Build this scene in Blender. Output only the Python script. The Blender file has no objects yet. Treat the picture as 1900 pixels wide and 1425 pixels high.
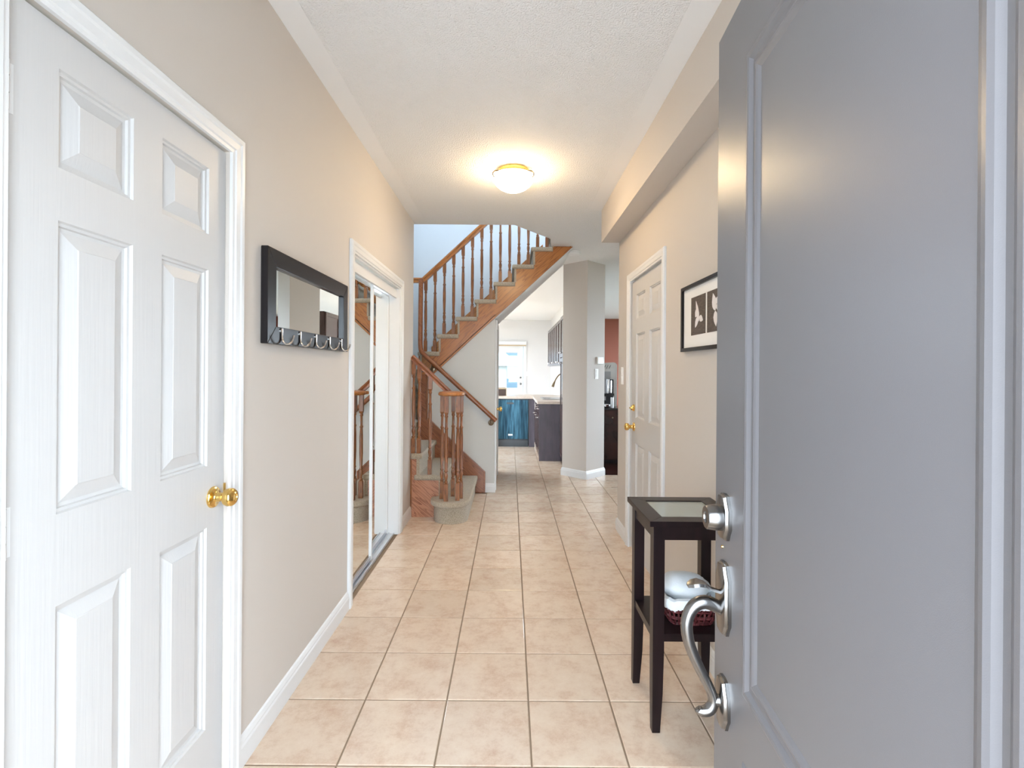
import bpy, bmesh, math, random
from mathutils import Matrix, Vector
random.seed(7)
scene = bpy.context.scene
COL = scene.collection
PI = math.pi

# ------------------------------------------------------------------ camera
CAMZ = 1.33
cam_d = bpy.data.cameras.new('camera')
cam = bpy.data.objects.new('camera', cam_d); COL.objects.link(cam)
cam_d.sensor_width = 36.0
cam_d.lens = 908.0/1900.0*36.0
cam_d.shift_x = 3.0/1900.0
cam_d.shift_y = -26.5/1900.0
cam_d.clip_start = 0.02
cam.matrix_world = Matrix.Translation((0, 0, CAMZ)) @ Matrix.Rotation(PI/2, 4, 'X') @ Matrix.Rotation(0.0073, 4, 'Z')
scene.camera = cam

# ------------------------------------------------------------------ world, exposure
world = bpy.data.worlds.new('overcast_sky'); scene.world = world
world.use_nodes = True
wn = world.node_tree.nodes; wl = world.node_tree.links
bg = wn['Background']
bg.inputs['Color'].default_value = (0.75, 0.88, 1.0, 1)
bg.inputs['Strength'].default_value = 5.6
scene.view_settings.view_transform = 'Standard'
scene.view_settings.look = 'None'
scene.view_settings.gamma = 1.0
scene.view_settings.use_curve_mapping = False
scene.view_settings.exposure = 1.52
LAMP_STRENGTH = 22.0
sun_d = bpy.data.lights.new('sun', 'SUN'); sun_d.energy = 11.0; sun_d.angle = 0.02; sun_d.color = (1.0, 0.98, 0.95)
sun = bpy.data.objects.new('sun', sun_d); COL.objects.link(sun); sun.location = (-6, 12, 15)
sun.rotation_euler = Vector((0.55, -0.50, -0.67)).to_track_quat('-Z', 'Y').to_euler()

# ------------------------------------------------------------------ materials
MATS = {}
def mat(name, color, rough=0.5, metal=0.0, var=None, vscale=6.0, vdetail=4.0, vlo=0.35, vhi=0.65,
        bump=0.0, bscale=200.0, bdetail=3.0, stretch=None, rot=None, spec=None, coat=0.0, sheen=0.0, coord='Position', bdist=0.002):
    m = bpy.data.materials.new(name); m.use_nodes = True
    nt = m.node_tree; N = nt.nodes; L = nt.links
    b = N['Principled BSDF']
    b.inputs['Base Color'].default_value = (*color, 1)
    b.inputs['Roughness'].default_value = rough
    b.inputs['Metallic'].default_value = metal
    if spec is not None: b.inputs['Specular IOR Level'].default_value = spec
    if coat: b.inputs['Coat Weight'].default_value = coat; b.inputs['Coat Roughness'].default_value = 0.12
    if sheen: b.inputs['Sheen Weight'].default_value = sheen
    src = None
    if var is not None or bump:
        if coord == 'Position':
            g = N.new('ShaderNodeNewGeometry'); src = g.outputs['Position']
        else:
            g = N.new('ShaderNodeTexCoord'); src = g.outputs['Object']
        if stretch is not None or rot is not None:
            mp = N.new('ShaderNodeMapping'); L.new(src, mp.inputs['Vector'])
            if stretch: mp.inputs['Scale'].default_value = stretch
            if rot: mp.inputs['Rotation'].default_value = rot
            src = mp.outputs['Vector']
    if var is not None:
        n = N.new('ShaderNodeTexNoise'); n.inputs['Scale'].default_value = vscale; n.inputs['Detail'].default_value = vdetail
        L.new(src, n.inputs['Vector'])
        r = N.new('ShaderNodeValToRGB')
        r.color_ramp.elements[0].position = vlo; r.color_ramp.elements[0].color = (*var, 1)
        r.color_ramp.elements[1].position = vhi; r.color_ramp.elements[1].color = (*color, 1)
        L.new(n.outputs['Fac'], r.inputs['Fac']); L.new(r.outputs['Color'], b.inputs['Base Color'])
    if bump:
        n2 = N.new('ShaderNodeTexNoise'); n2.inputs['Scale'].default_value = bscale; n2.inputs['Detail'].default_value = bdetail
        L.new(src, n2.inputs['Vector'])
        bp = N.new('ShaderNodeBump'); bp.inputs['Strength'].default_value = bump; bp.inputs['Distance'].default_value = bdist
        L.new(n2.outputs['Fac'], bp.inputs['Height']); L.new(bp.outputs['Normal'], b.inputs['Normal'])
    MATS[name] = m
    return m

def oak(name, rot=(0, 0, 0), stretch=(3, 22, 22), light=(0.47, 0.185, 0.05), dark=(0.20, 0.062, 0.014)):
    m = bpy.data.materials.new(name); m.use_nodes = True
    nt = m.node_tree; N = nt.nodes; L = nt.links; b = N['Principled BSDF']
    g = N.new('ShaderNodeNewGeometry')
    mp0 = N.new('ShaderNodeMapping'); mp0.inputs['Rotation'].default_value = rot; L.new(g.outputs['Position'], mp0.inputs['Vector'])
    mp = N.new('ShaderNodeMapping'); mp.inputs['Scale'].default_value = stretch; L.new(mp0.outputs['Vector'], mp.inputs['Vector'])
    n = N.new('ShaderNodeTexNoise'); n.inputs['Scale'].default_value = 0.9; n.inputs['Detail'].default_value = 2.0
    L.new(mp.outputs['Vector'], n.inputs['Vector'])
    mul = N.new('ShaderNodeMath'); mul.operation = 'MULTIPLY'; mul.inputs[1].default_value = 9.0; L.new(n.outputs['Fac'], mul.inputs[0])
    fr = N.new('ShaderNodeMath'); fr.operation = 'FRACT'; L.new(mul.outputs[0], fr.inputs[0])
    n2 = N.new('ShaderNodeTexNoise'); n2.inputs['Scale'].default_value = 6.0; n2.inputs['Detail'].default_value = 5.0
    L.new(mp.outputs['Vector'], n2.inputs['Vector'])
    mx = N.new('ShaderNodeMath'); mx.operation = 'MULTIPLY_ADD'; mx.inputs[1].default_value = 0.55; L.new(n2.outputs['Fac'], mx.inputs[0])
    m2 = N.new('ShaderNodeMath'); m2.operation = 'MULTIPLY'; m2.inputs[1].default_value = 0.55; L.new(fr.outputs[0], m2.inputs[0]); L.new(m2.outputs[0], mx.inputs[2])
    r = N.new('ShaderNodeValToRGB')
    r.color_ramp.elements[0].position = 0.22; r.color_ramp.elements[0].color = (*dark, 1)
    r.color_ramp.elements[1].position = 0.55; r.color_ramp.elements[1].color = (*light, 1)
    L.new(mx.outputs[0], r.inputs['Fac']); L.new(r.outputs['Color'], b.inputs['Base Color'])
    b.inputs['Roughness'].default_value = 0.32
    b.inputs['Coat Weight'].default_value = 0.25; b.inputs['Coat Roughness'].default_value = 0.2
    MATS[name] = m
    return m

PAINT = (0.60, 0.548, 0.50)
mat('wall_paint', PAINT, 0.6, bump=0.12, bscale=350)
mat('stair_paint', (0.62, 0.62, 0.60), 0.6, bump=0.12, bscale=350)
mat('upper_paint', (0.60, 0.64, 0.68), 0.6)
mat('kitchen_paint', (0.68, 0.66, 0.65), 0.6)
mat('red_paint', (0.24, 0.065, 0.035), 0.55)
mat('white_trim', (0.74, 0.74, 0.74), 0.35)
mat('white_door', (0.575, 0.562, 0.552), 0.42, bump=0.2, bscale=9, bdetail=5, stretch=(16, 16, 0.5), bdist=0.003)
mat('white_plastic', (0.85, 0.85, 0.84), 0.35)
mat('grout', (0.26, 0.19, 0.13), 0.9)
mat('carpet', (0.54, 0.455, 0.345), 0.95, var=(0.33, 0.27, 0.19), vscale=150, vdetail=3, vlo=0.3, vhi=0.62, bump=0.9, bscale=420, bdist=0.006, sheen=0.3)
mat('espresso_wood', (0.014, 0.007, 0.008), 0.3, spec=0.3, var=(0.008, 0.004, 0.005), vscale=30, stretch=(1, 1, 0.08))
mat('espresso_cabinet', (0.055, 0.026, 0.024), 0.22, var=(0.038, 0.017, 0.016), vscale=9, stretch=(3, 3, 0.5))
mat('cabinet_end_sheen', (0.085, 0.065, 0.085), 0.35, var=(0.06, 0.045, 0.06), vscale=5, stretch=(4, 4, 0.9))  # purplish sheen painted into the dark cabinet colour
mat('front_door_grey', (0.130, 0.124, 0.131), 0.34, bump=0.10, bscale=900, bdist=0.001)
mat('nickel', (0.235, 0.228, 0.225), 0.25, 1.0)
mat('brass', (0.83, 0.55, 0.18), 0.16, 1.0)
mat('chrome', (0.8, 0.8, 0.8), 0.12, 1.0)
mat('aluminium', (0.75, 0.76, 0.78), 0.3, 1.0)
mat('mirror', (0.93, 0.95, 0.94), 0.0, 1.0)
mat('black_frame', (0.012, 0.010, 0.011), 0.25, spec=0.28)
mat('black_plastic', (0.012, 0.012, 0.014), 0.3)
mat('paper', (0.84, 0.82, 0.79), 0.8)
mat('photo_brown', (0.115, 0.085, 0.065), 0.6, var=(0.07, 0.05, 0.04), vscale=40, stretch=(1, 1, 4))
mat('petal', (0.80, 0.75, 0.73), 0.7)
mat('cloth', (0.80, 0.83, 0.86), 0.9, bump=0.4, bscale=120, bdist=0.003)
mat('wicker', (0.15, 0.035, 0.04), 0.22, var=(0.05, 0.010, 0.012), vscale=60)
mat('counter', (0.70, 0.60, 0.52), 0.3, var=(0.60, 0.50, 0.42), vscale=60)
mat('dark_counter', (0.02, 0.017, 0.016), 0.15)
mat('stainless', (0.42, 0.43, 0.44), 0.28, 1.0)
mat('dishwasher_steel_glare', (0.032, 0.080, 0.108), 0.2, 0.9, var=(0.008, 0.020, 0.030), vscale=6, stretch=(6, 1, 0.5))  # reflected window glare painted in as blue tint and streaks
mat('dishwasher_black', (0.01, 0.012, 0.015), 0.2)
mat('bronze', (0.20, 0.15, 0.10), 0.3, 1.0)
mat('dark_floor', (0.045, 0.012, 0.008), 0.25, var=(0.025, 0.007, 0.005), vscale=5, stretch=(1, 10, 1))
mat('concrete', (0.62, 0.62, 0.62), 0.9, var=(0.54, 0.54, 0.54), vscale=3)
mat('grass', (0.15, 0.155, 0.11), 0.95, var=(0.11, 0.115, 0.08), vscale=4)
mat('siding', (0.30, 0.30, 0.31), 0.7)
mat('blue_siding', (0.055, 0.085, 0.11), 0.7)
mat('shingle', (0.085, 0.095, 0.11), 0.9, var=(0.05, 0.06, 0.07), vscale=3)
mat('pale_metal', (0.62, 0.60, 0.56), 0.45, 0.3)
mat('wood_box', (0.075, 0.045, 0.035), 0.5)
mat('box_rim', (0.50, 0.38, 0.25), 0.5)
mat('green_glass', (0.02, 0.035, 0.025), 0.1)
oak('oak_x', stretch=(3, 24, 24))
oak('oak_z', stretch=(26, 26, 2.5), light=(0.26, 0.092, 0.026), dark=(0.11, 0.033, 0.009))
SL = math.atan2(0.19, 0.2031)
oak('oak_slope', rot=(0, SL, 0), stretch=(1.6, 15, 15), light=(0.42, 0.155, 0.036), dark=(0.21, 0.064, 0.013))
oak('oak_skirt', rot=(0, -SL, 0), stretch=(2, 18, 18), light=(0.30, 0.105, 0.04), dark=(0.15, 0.042, 0.014))
oak('oak_side', rot=(0, -0.65, 0), stretch=(2.2, 20, 20), light=(0.45, 0.20, 0.11), dark=(0.22, 0.075, 0.035))

def ceiling_mat():
    m = bpy.data.materials.new('ceiling_paint'); m.use_nodes = True
    nt = m.node_tree; N = nt.nodes; L = nt.links; b = N['Principled BSDF']
    b.inputs['Base Color'].default_value = (0.87, 0.87, 0.87, 1); b.inputs['Roughness'].default_value = 0.9
    g = N.new('ShaderNodeNewGeometry')
    n = N.new('ShaderNodeTexNoise'); n.inputs['Scale'].default_value = 130; n.inputs['Detail'].default_value = 3
    L.new(g.outputs['Position'], n.inputs['Vector'])
    s = N.new('ShaderNodeSeparateXYZ'); L.new(g.outputs['Position'], s.inputs[0])
    # stippled field between smooth painted borders 10 cm wide
    a = N.new('ShaderNodeMath'); a.operation = 'GREATER_THAN'; a.inputs[1].default_value = -0.785; L.new(s.outputs['X'], a.inputs[0])
    c = N.new('ShaderNodeMath'); c.operation = 'LESS_THAN'; c.inputs[1].default_value = 0.645; L.new(s.outputs['X'], c.inputs[0])
    y = N.new('ShaderNodeMath'); y.operation = 'GREATER_THAN'; y.inputs[1].default_value = 4.1; L.new(s.outputs['Y'], y.inputs[0])
    o = N.new('ShaderNodeMath'); o.operation = 'MAXIMUM'; L.new(c.outputs[0], o.inputs[0]); L.new(y.outputs[0], o.inputs[1])
    k = N.new('ShaderNodeMath'); k.operation = 'MULTIPLY'; L.new(a.outputs[0], k.inputs[0]); L.new(o.outputs[0], k.inputs[1])
    h = N.new('ShaderNodeMath'); h.operation = 'MULTIPLY'; L.new(n.outputs['Fac'], h.inputs[0]); L.new(k.outputs[0], h.inputs[1])
    bp = N.new('ShaderNodeBump'); bp.inputs['Strength'].default_value = 0.8; bp.inputs['Distance'].default_value = 0.010
    L.new(h.outputs[0], bp.inputs['Height']); L.new(bp.outputs['Normal'], b.inputs['Normal'])
    MATS['ceiling_paint'] = m
ceiling_mat()

def tile_mat():
    m = bpy.data.materials.new('tile'); m.use_nodes = True
    nt = m.node_tree; N = nt.nodes; L = nt.links; b = N['Principled BSDF']
    g = N.new('ShaderNodeNewGeometry'); oi = N.new('ShaderNodeObjectInfo')
    off = N.new('ShaderNodeVectorMath'); off.operation = 'SCALE'; off.inputs['Scale'].default_value = 9.0
    cmb = N.new('ShaderNodeCombineXYZ'); L.new(oi.outputs['Random'], cmb.inputs[2]); L.new(cmb.outputs[0], off.inputs[0])
    ad = N.new('ShaderNodeVectorMath'); ad.operation = 'ADD'; L.new(g.outputs['Position'], ad.inputs[0]); L.new(off.outputs[0], ad.inputs[1])
    n = N.new('ShaderNodeTexNoise'); n.inputs['Scale'].default_value = 9.5; n.inputs['Detail'].default_value = 10; n.inputs['Roughness'].default_value = 0.76
    L.new(ad.outputs[0], n.inputs['Vector'])
    r = N.new('ShaderNodeValToRGB'); e = r.color_ramp.elements
    e[0].position = 0.30; e[0].color = (0.57, 0.39, 0.285, 1)
    e[1].position = 0.52; e[1].color = (0.71, 0.565, 0.44, 1)
    e2 = e.new(0.75); e2.color = (0.77, 0.65, 0.525, 1)
    L.new(n.outputs['Fac'], r.inputs['Fac'])
    hsv = N.new('ShaderNodeHueSaturation'); L.new(r.outputs['Color'], hsv.inputs['Color'])
    mr = N.new('ShaderNodeMapRange'); mr.inputs['To Min'].default_value = 0.94; mr.inputs['To Max'].default_value = 1.05
    L.new(oi.outputs['Random'], mr.inputs['Value']); L.new(mr.outputs[0], hsv.inputs['Value'])
    L.new(hsv.outputs['Color'], b.inputs['Base Color'])
    b.inputs['Roughness'].default_value = 0.16
    n2 = N.new('ShaderNodeTexNoise'); n2.inputs['Scale'].default_value = 14; n2.inputs['Detail'].default_value = 5
    L.new(ad.outputs[0], n2.inputs['Vector'])
    bp = N.new('ShaderNodeBump'); bp.inputs['Strength'].default_value = 0.07; bp.inputs['Distance'].default_value = 0.006
    L.new(n2.outputs['Fac'], bp.inputs['Height']); L.new(bp.outputs['Normal'], b.inputs['Normal'])
    MATS['tile'] = m
tile_mat()

def emit_mat(name, color, strength):
    m = bpy.data.materials.new(name); m.use_nodes = True
    b = m.node_tree.nodes['Principled BSDF']
    b.inputs['Base Color'].default_value = (0.9, 0.88, 0.8, 1); b.inputs['Roughness'].default_value = 0.3
    b.inputs['Emission Color'].default_value = (*color, 1); b.inputs['Emission Strength'].default_value = strength
    MATS[name] = m
emit_mat('lamp_glass', (1.0, 0.73, 0.42), LAMP_STRENGTH)

def glass_mat(name, tint=(1, 1, 1), refl=0.08):
    m = bpy.data.materials.new(name); m.use_nodes = True
    nt = m.node_tree; N = nt.nodes; L = nt.links
    out = N['Material Output']; N.remove(N['Principled BSDF'])
    t = N.new('ShaderNodeBsdfTransparent'); t.inputs['Color'].default_value = (*tint, 1)
    gl = N.new('ShaderNodeBsdfGlossy'); gl.inputs['Roughness'].default_value = 0.02
    fr = N.new('ShaderNodeFresnel'); fr.inputs['IOR'].default_value = 1.5
    mx = N.new('ShaderNodeMixShader'); L.new(fr.outputs[0], mx.inputs[0]); L.new(t.outputs[0], mx.inputs[1]); L.new(gl.outputs[0], mx.inputs[2])
    L.new(mx.outputs[0], out.inputs['Surface'])
    MATS[name] = m
glass_mat('pane', (0.92, 0.96, 0.97))
mat('table_glass', (0.36, 0.40, 0.38), 0.06)
mat('picture_glass', (0.8, 0.8, 0.8), 0.1)

# ------------------------------------------------------------------ mesh helpers
class MB:
    def __init__(self): self.bm = bmesh.new()
    def face(self, vs):
        try: return self.bm.faces.new(vs)
        except ValueError: return None
    def box(self, x0, x1, y0, y1, z0, z1):
        return self.prism([(x0, y0), (x1, y0), (x1, y1), (x0, y1)], 'z', z0, z1)
    def prism(self, pts, axis, a0, a1):
        def P(p, a):
            if axis == 'z': return (p[0], p[1], a)
            if axis == 'y': return (p[0], a, p[1])
            return (a, p[0], p[1])
        lo = [self.bm.verts.new(P(p, a0)) for p in pts]; hi = [self.bm.verts.new(P(p, a1)) for p in pts]
        n = len(pts)
        self.face(lo[::-1]); self.face(hi)
        for i in range(n): self.face([lo[i], lo[(i+1) % n], hi[(i+1) % n], hi[i]])
        return self
    def hexa(self, lo4, hi4):
        lo = [self.bm.verts.new(p) for p in lo4]; hi = [self.bm.verts.new(p) for p in hi4]
        self.face(lo[::-1]); self.face(hi)
        for i in range(4): self.face([lo[i], lo[(i+1) % 4], hi[(i+1) % 4], hi[i]])
        return self
    def lathe(self, prof, c=(0, 0, 0), n=20, axis='z', caps=True):
        rings = []
        for r, h in prof:
            ring = []
            for i in range(n):
                a = 2*PI*i/n; x, y = r*math.cos(a), r*math.sin(a)
                if axis == 'z': p = (c[0]+x, c[1]+y, c[2]+h)
                elif axis == 'x': p = (c[0]+h, c[1]+x, c[2]+y)
                else: p = (c[0]+x, c[1]+h, c[2]+y)
                ring.append(self.bm.verts.new(p))
            rings.append(ring)
        for A, B in zip(rings, rings[1:]):
            for i in range(n): self.face([A[i], A[(i+1) % n], B[(i+1) % n], B[i]])
        if caps: self.face(rings[0][::-1]); self.face(rings[-1])
        return self
    def tube(self, path, rad, n=10, sx=1.0, sy=1.0):
        pts = [Vector(p) for p in path]; rings = []
        up = Vector((0, 0, 1))
        prev = None
        for i, p in enumerate(pts):
            t = (pts[min(i+1, len(pts)-1)] - pts[max(i-1, 0)]).normalized()
            if prev is None:
                ref = up if abs(t.z) < 0.95 else Vector((1, 0, 0))
                a = t.cross(ref).normalized()
            else:
                a = (prev - t*prev.dot(t)).normalized()
            prev = a; b = a.cross(t).normalized()
            r = rad[i] if isinstance(rad, (list, tuple)) else rad
            rings.append([self.bm.verts.new(p + a*(r*sx*math.cos(2*PI*k/n)) + b*(r*sy*math.sin(2*PI*k/n))) for k in range(n)])
        for A, B in zip(rings, rings[1:]):
            for k in range(n): self.face([A[k], A[(k+1) % n], B[(k+1) % n], B[k]])
        self.face(rings[0][::-1]); self.face(rings[-1])
        return self
    def sweep(self, prof, path, closed=True):
        """prof: list of (offset_from_edge, thickness); path: function offset -> list of 3D base points, normal vector"""
        return self
    def mesh(self, name, bevel=0.0, seg=2, smooth=None, inv=None):
        bm = self.bm
        bmesh.ops.recalc_face_normals(bm, faces=bm.faces[:])
        if bevel:
            ed = [e for e in bm.edges if len(e.link_faces) == 2 and e.calc_face_angle(0) > 0.6]
            bmesh.ops.bevel(bm, geom=ed, offset=bevel, segments=seg, profile=0.6, affect='EDGES', clamp_overlap=True)
        if inv is not None: bmesh.ops.transform(bm, matrix=inv, verts=bm.verts[:])
        me = bpy.data.meshes.new(name); bm.to_mesh(me); bm.free()
        if smooth is None: smooth = bool(bevel)
        if smooth:
            for p in me.polygons: p.use_smooth = True
            me.set_sharp_from_angle(angle=math.radians(40))
        return me
    def build(self, name, material, parent=None, bevel=0.0, seg=2, smooth=None, local=False):
        inv = None
        if parent is not None and not local: inv = WM[parent.name].inverted()
        me = self.mesh(name, bevel, seg, smooth, inv)
        me.materials.append(MATS[material])
        o = bpy.data.objects.new(name, me); COL.objects.link(o)
        if bevel and smooth is not False:
            wn_ = o.modifiers.new('weighted_normals', 'WEIGHTED_NORMAL'); wn_.keep_sharp = True; wn_.weight = 80
        if parent is not None: o.parent = parent
        WM[o.name] = WM[parent.name].copy() if parent is not None else Matrix.Identity(4)
        return o
WM = {}

def tag(o, label=None, cat=None, group=None, kind=None):
    if label: o['label'] = label
    if cat: o['category'] = cat
    if group: o['group'] = group
    if kind: o['kind'] = kind
    return o
def thing(name, label, cat, loc=(0, 0, 0), rotz=0.0, group=None, kind=None):
    o = bpy.data.objects.new(name, None); COL.objects.link(o)
    o.empty_display_size = 0.1
    o.location = loc; o.rotation_euler = (0, 0, rotz)
    WM[o.name] = Matrix.Translation(loc) @ Matrix.Rotation(rotz, 4, 'Z')
    return tag(o, label, cat, group, kind)
def inst(o, parent, loc, name=None):
    """a copy sharing mesh data, placed at a local location under parent"""
    c = o.copy(); COL.objects.link(c); c.parent = parent; c.location = loc
    WM[c.name] = WM[parent.name].copy()
    return c
def struct(o, label, cat):
    return tag(o, label, cat, kind='structure')

XL, XR = -0.893, 0.905
YL, YR = 4.48, 4.10
ZC = 2.67

# ------------------------------------------------------------------ floor
P = 0.3276
TX0, TY0 = 0.082, 1.640
fl = MB().box(-3.2, 1.16, -0.6, 13.3, -0.12, -0.0035).build('floor', 'grout')
struct(fl, 'beige ceramic tile floor with thin brown grout running to the kitchen', 'floor')
t = MB(); h = P/2-0.0030; q = h-0.0025
lo = [(-h, -h), (h, -h), (h, h), (-h, h)]; hi = [(-q, -q), (q, -q), (q, q), (-q, q)]
vb = [t.bm.verts.new((x, y, -0.006)) for x, y in lo]; vm = [t.bm.verts.new((x, y, -0.0015)) for x, y in lo]; vt = [t.bm.verts.new((x, y, 0)) for x, y in hi]
for i in range(4):
    j = (i+1) % 4; t.face([vb[i], vb[j], vm[j], vm[i]]); t.face([vm[i], vm[j], vt[j], vt[i]])
t.face(vt)
tile0 = None
cells = []
for r in range(-3, 25):
    for c in range(-7, 4):
        cx, cy = TX0+(c+0.5)*P, TY0+(r+0.5)*P
        if cy < 4.3: ok = -1.06 < cx < 1.06
        elif cy < 5.35: ok = -0.95 < cx < 1.30
        elif cy < 7.0: ok = -0.33 < cx < 1.30 and not (cx > 1.16 and cy > 6.3)
        elif cy < 8.7: ok = -0.95 < cx < 0.6
        else: ok = False
        if ok: cells.append((cx, cy))
for cx, cy in cells:
    if tile0 is None:
        tile0 = t.build('tile', 'tile', fl, local=True); tile0.location = (cx, cy, 0)
    else: inst(tile0, fl, (cx, cy, 0))
kf = MB(); kf.box(-3.2, -0.96, 6.345, 13.3, -0.003, -0.0005); kf.box(-0.96, 1.08, 8.85, 13.3, -0.003, -0.0005)
struct(kf.build('floor', 'tile'), 'beige breakfast room floor beyond the kitchen counter', 'floor')
# breakfast area beyond the counter: too far to tell tiles apart
struct(MB().box(1.16, 4.5, 4.0, 13.3, -0.12, -0.0005).build('floor', 'dark_floor'), 'dark reddish hardwood floor of the dining room', 'floor')

# ------------------------------------------------------------------ walls and ceiling
def wall_with_holes_x(name, x0, x1, y0, y1, z0, z1, holes, m):
    """wall slab in the YZ plane with rectangular holes (ya, yb, za, zb)"""
    w = MB(); hs = sorted(holes); y = y0
    for (ya, yb, za, zb) in hs:
        if ya > y: w.box(x0, x1, y, ya, z0, z1)
        if za > z0: w.box(x0, x1, ya, yb, z0, za)
        if zb < z1: w.box(x0, x1, ya, yb, zb, z1)
        y = yb
    if y < y1: w.box(x0, x1, y, y1, z0, z1)
    return w.build(name, m)
DL0, DL1 = 0.862, 1.548          # left six-panel door
CL0, CL1, CLZ = 2.770, 3.945, 1.982  # closet opening
DR0, DR1 = 2.915, 3.690            # right door
struct(wall_with_holes_x('wall_left', XL-0.13, XL, -0.35, YL, -0.1, ZC, [(DL0-.01, DL1+.01, -0.1, 2.016), (CL0, CL1, -0.1, CLZ)], 'wall_paint'),
       'warm greige painted hallway wall with the coat-hook mirror', 'wall')
struct(wall_with_holes_x('wall_right', XR, XR+0.13, 0.12, YR, -0.1, ZC, [(DR0-.01, DR1+.01, -0.1, 2.005)], 'wall_paint'),
       'warm greige painted hallway wall with the framed picture', 'wall')
struct(MB().box(0.755, XR+0.13, 0.12, YR, 2.40, ZC+.005).build('wall_bulkhead', 'wall_paint'), 'boxed-out bulkhead running along the top of the hallway wall', 'bulkhead')
# ceiling slab with stair opening
c = MB()
ZT = ZC+0.30
c.prism([(-3.2, -0.35), (4.5, -0.35), (4.5, 4.53), (-3.2, 4.53)], 'z', ZC, ZT)
c.prism([(.03, 4.53), (4.5, 4.53), (4.5, 5.3), (.43, 5.3), (.40, 5.0)], 'z', ZC, ZT)
c.prism([(-3.2, 4.53), (-2.071, 4.53), (-2.071, 6.22), (-3.2, 6.22)], 'z', ZC, ZT)
c.prism([(.66, 5.3), (4.5, 5.3), (4.5, 6.22), (.66, 6.22)], 'z', ZC, ZT)
c.prism([(.66, 6.22), (4.5, 6.22), (4.5, 6.341), (.66, 6.341)], 'z', ZC, ZT)
c.prism([(-3.2, 6.341), (4.5, 6.341), (4.5, 13.3), (-3.2, 13.3)], 'z', ZC, ZT)
struct(c.build('ceiling', 'ceiling_paint'), 'white stippled ceiling with smooth painted borders', 'ceiling')

# stair geometry numbers
RISE, RUN = 0.19, 0.2031
UX0, UZ0 = -1.005, 1.52
YS = 5.30                 # face of upper stringer
def zbot(x): return 1.285 + (x+0.83)*0.926      # lower edge of upper stringer
# wall under upper flight
struct(MB().prism([(-1.0, -0.1), (-0.167, -0.1), (-0.167, zbot(-0.167)+.03), (-0.83, 1.31), (-1.0, 1.31)], 'y', YS, YS+0.09).build('wall_stair', 'stair_paint'),
       'grey painted wall under the sloping oak stair stringer', 'wall')
struct(MB().prism([(YS+0.0901, -0.1), (6.40, -0.1), (6.40, ZC), (6.342, ZC), (6.342, zbot(-.2)+.02), (YS+0.0901, zbot(-.2)+.02)], 'x', -0.26, -0.167).build('wall_passage', 'stair_paint'),
       'narrow grey wall beside the kitchen passage', 'wall')
# back wall of stairwell
bw = [(-1.95, -0.1), (-0.262, -0.1), (-0.262, zbot(-.262)+.05), (.655, ZC+.05), (.655, ZC+.301), (3.0, ZC+.301), (3.0, 5.5), (-1.95, 5.5)]
struct(MB().prism(bw, 'y', 6.22, 6.34).build('wall_stairwell', 'upper_paint'), 'pale blue-grey stairwell wall behind the balusters', 'wall')
struct(wall_with_holes_x('wall_landing', -2.07, -1.95, 4.36, 6.22, -0.1, 5.5, [(4.42, 5.0, 3.5, 5.3)], 'upper_paint'), 'pale stair landing wall with a high opening added to light the stairwell', 'wall')  # opening placed to light the stairwell without sun reaching the hall floor
struct(MB().box(-1.95, XL-0.131, 4.36, YL, -0.1, ZC).build('wall_closet', 'stair_paint'), 'closet end wall facing the stair landing', 'wall')
struct(MB().prism([(-.262, zbot(-.262)), (.668, zbot(.668)), (.668, zbot(.668)+.06), (-.262, zbot(-.262)+.06)], 'y', YS+0.031, 6.22).build('ceiling', 'ceiling_paint'),
       'white sloping soffit under the upper stair flight', 'ceiling')
# kitchen shell
struct(wall_with_holes_x('wall_kitchen', 1.08, 1.16, 6.46, 13.2, -0.1, ZC, [], 'kitchen_paint'), 'pale kitchen wall behind the cabinets', 'wall')
struct(wall_with_holes_x('wall_daylight_openings', -3.2, -3.08, 6.34, 13.2, -0.1, ZC, [(6.5, 9.2, 0.4, 2.45), (10.5, 12.3, 0.5, 2.3)], 'kitchen_paint'), 'unseen kitchen side wall with window openings sized to brighten the room', 'wall')  # out of view; openings sized for the daylight they let in
kb = MB(); kb.box(-3.2, -0.52, 13.2, 13.32, -0.1, ZC); kb.box(-0.52, 0.37, 13.2, 13.32, 2.05, ZC); kb.box(0.37, 1.16, 13.2, 13.32, -0.1, ZC)
struct(kb.build('wall_back', 'kitchen_paint'), 'off-white breakfast room wall around the garden door', 'wall')
struct(MB().box(1.16, 4.5, 12.7, 12.8, -0.1, ZC).build('wall_dining', 'red_paint'), 'brick red painted dining room wall', 'wall')
struct(wall_with_holes_x('wall_dining_side', 4.4, 4.5, 4.0, 12.7, -0.1, ZC, [(6.2, 8.7, 0.4, 2.4), (9.2, 12.2, 0.3, 2.4)], 'red_paint'), 'unseen dining room side wall with wide openings added for daylight', 'wall')  # out of view; openings added and shifted to light the far hall
struct(MB().box(XR+.13, 4.5, 3.88, 4.0, -0.1, ZC).build('wall_dining_blocker', 'wall_paint'), 'unseen dining room wall added to keep daylight off the column', 'wall')  # out of view; added to block daylight from the column's right face
# 45 degree column
col = [(0.930, 5.955), (1.195, 6.215), (0.930, 6.475), (0.665, 6.215)]
struct(MB().prism(col, 'z', -0.1, ZC).build('wall_column', 'wall_paint'), 'grey square column set at forty-five degrees before the kitchen', 'column')

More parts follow.
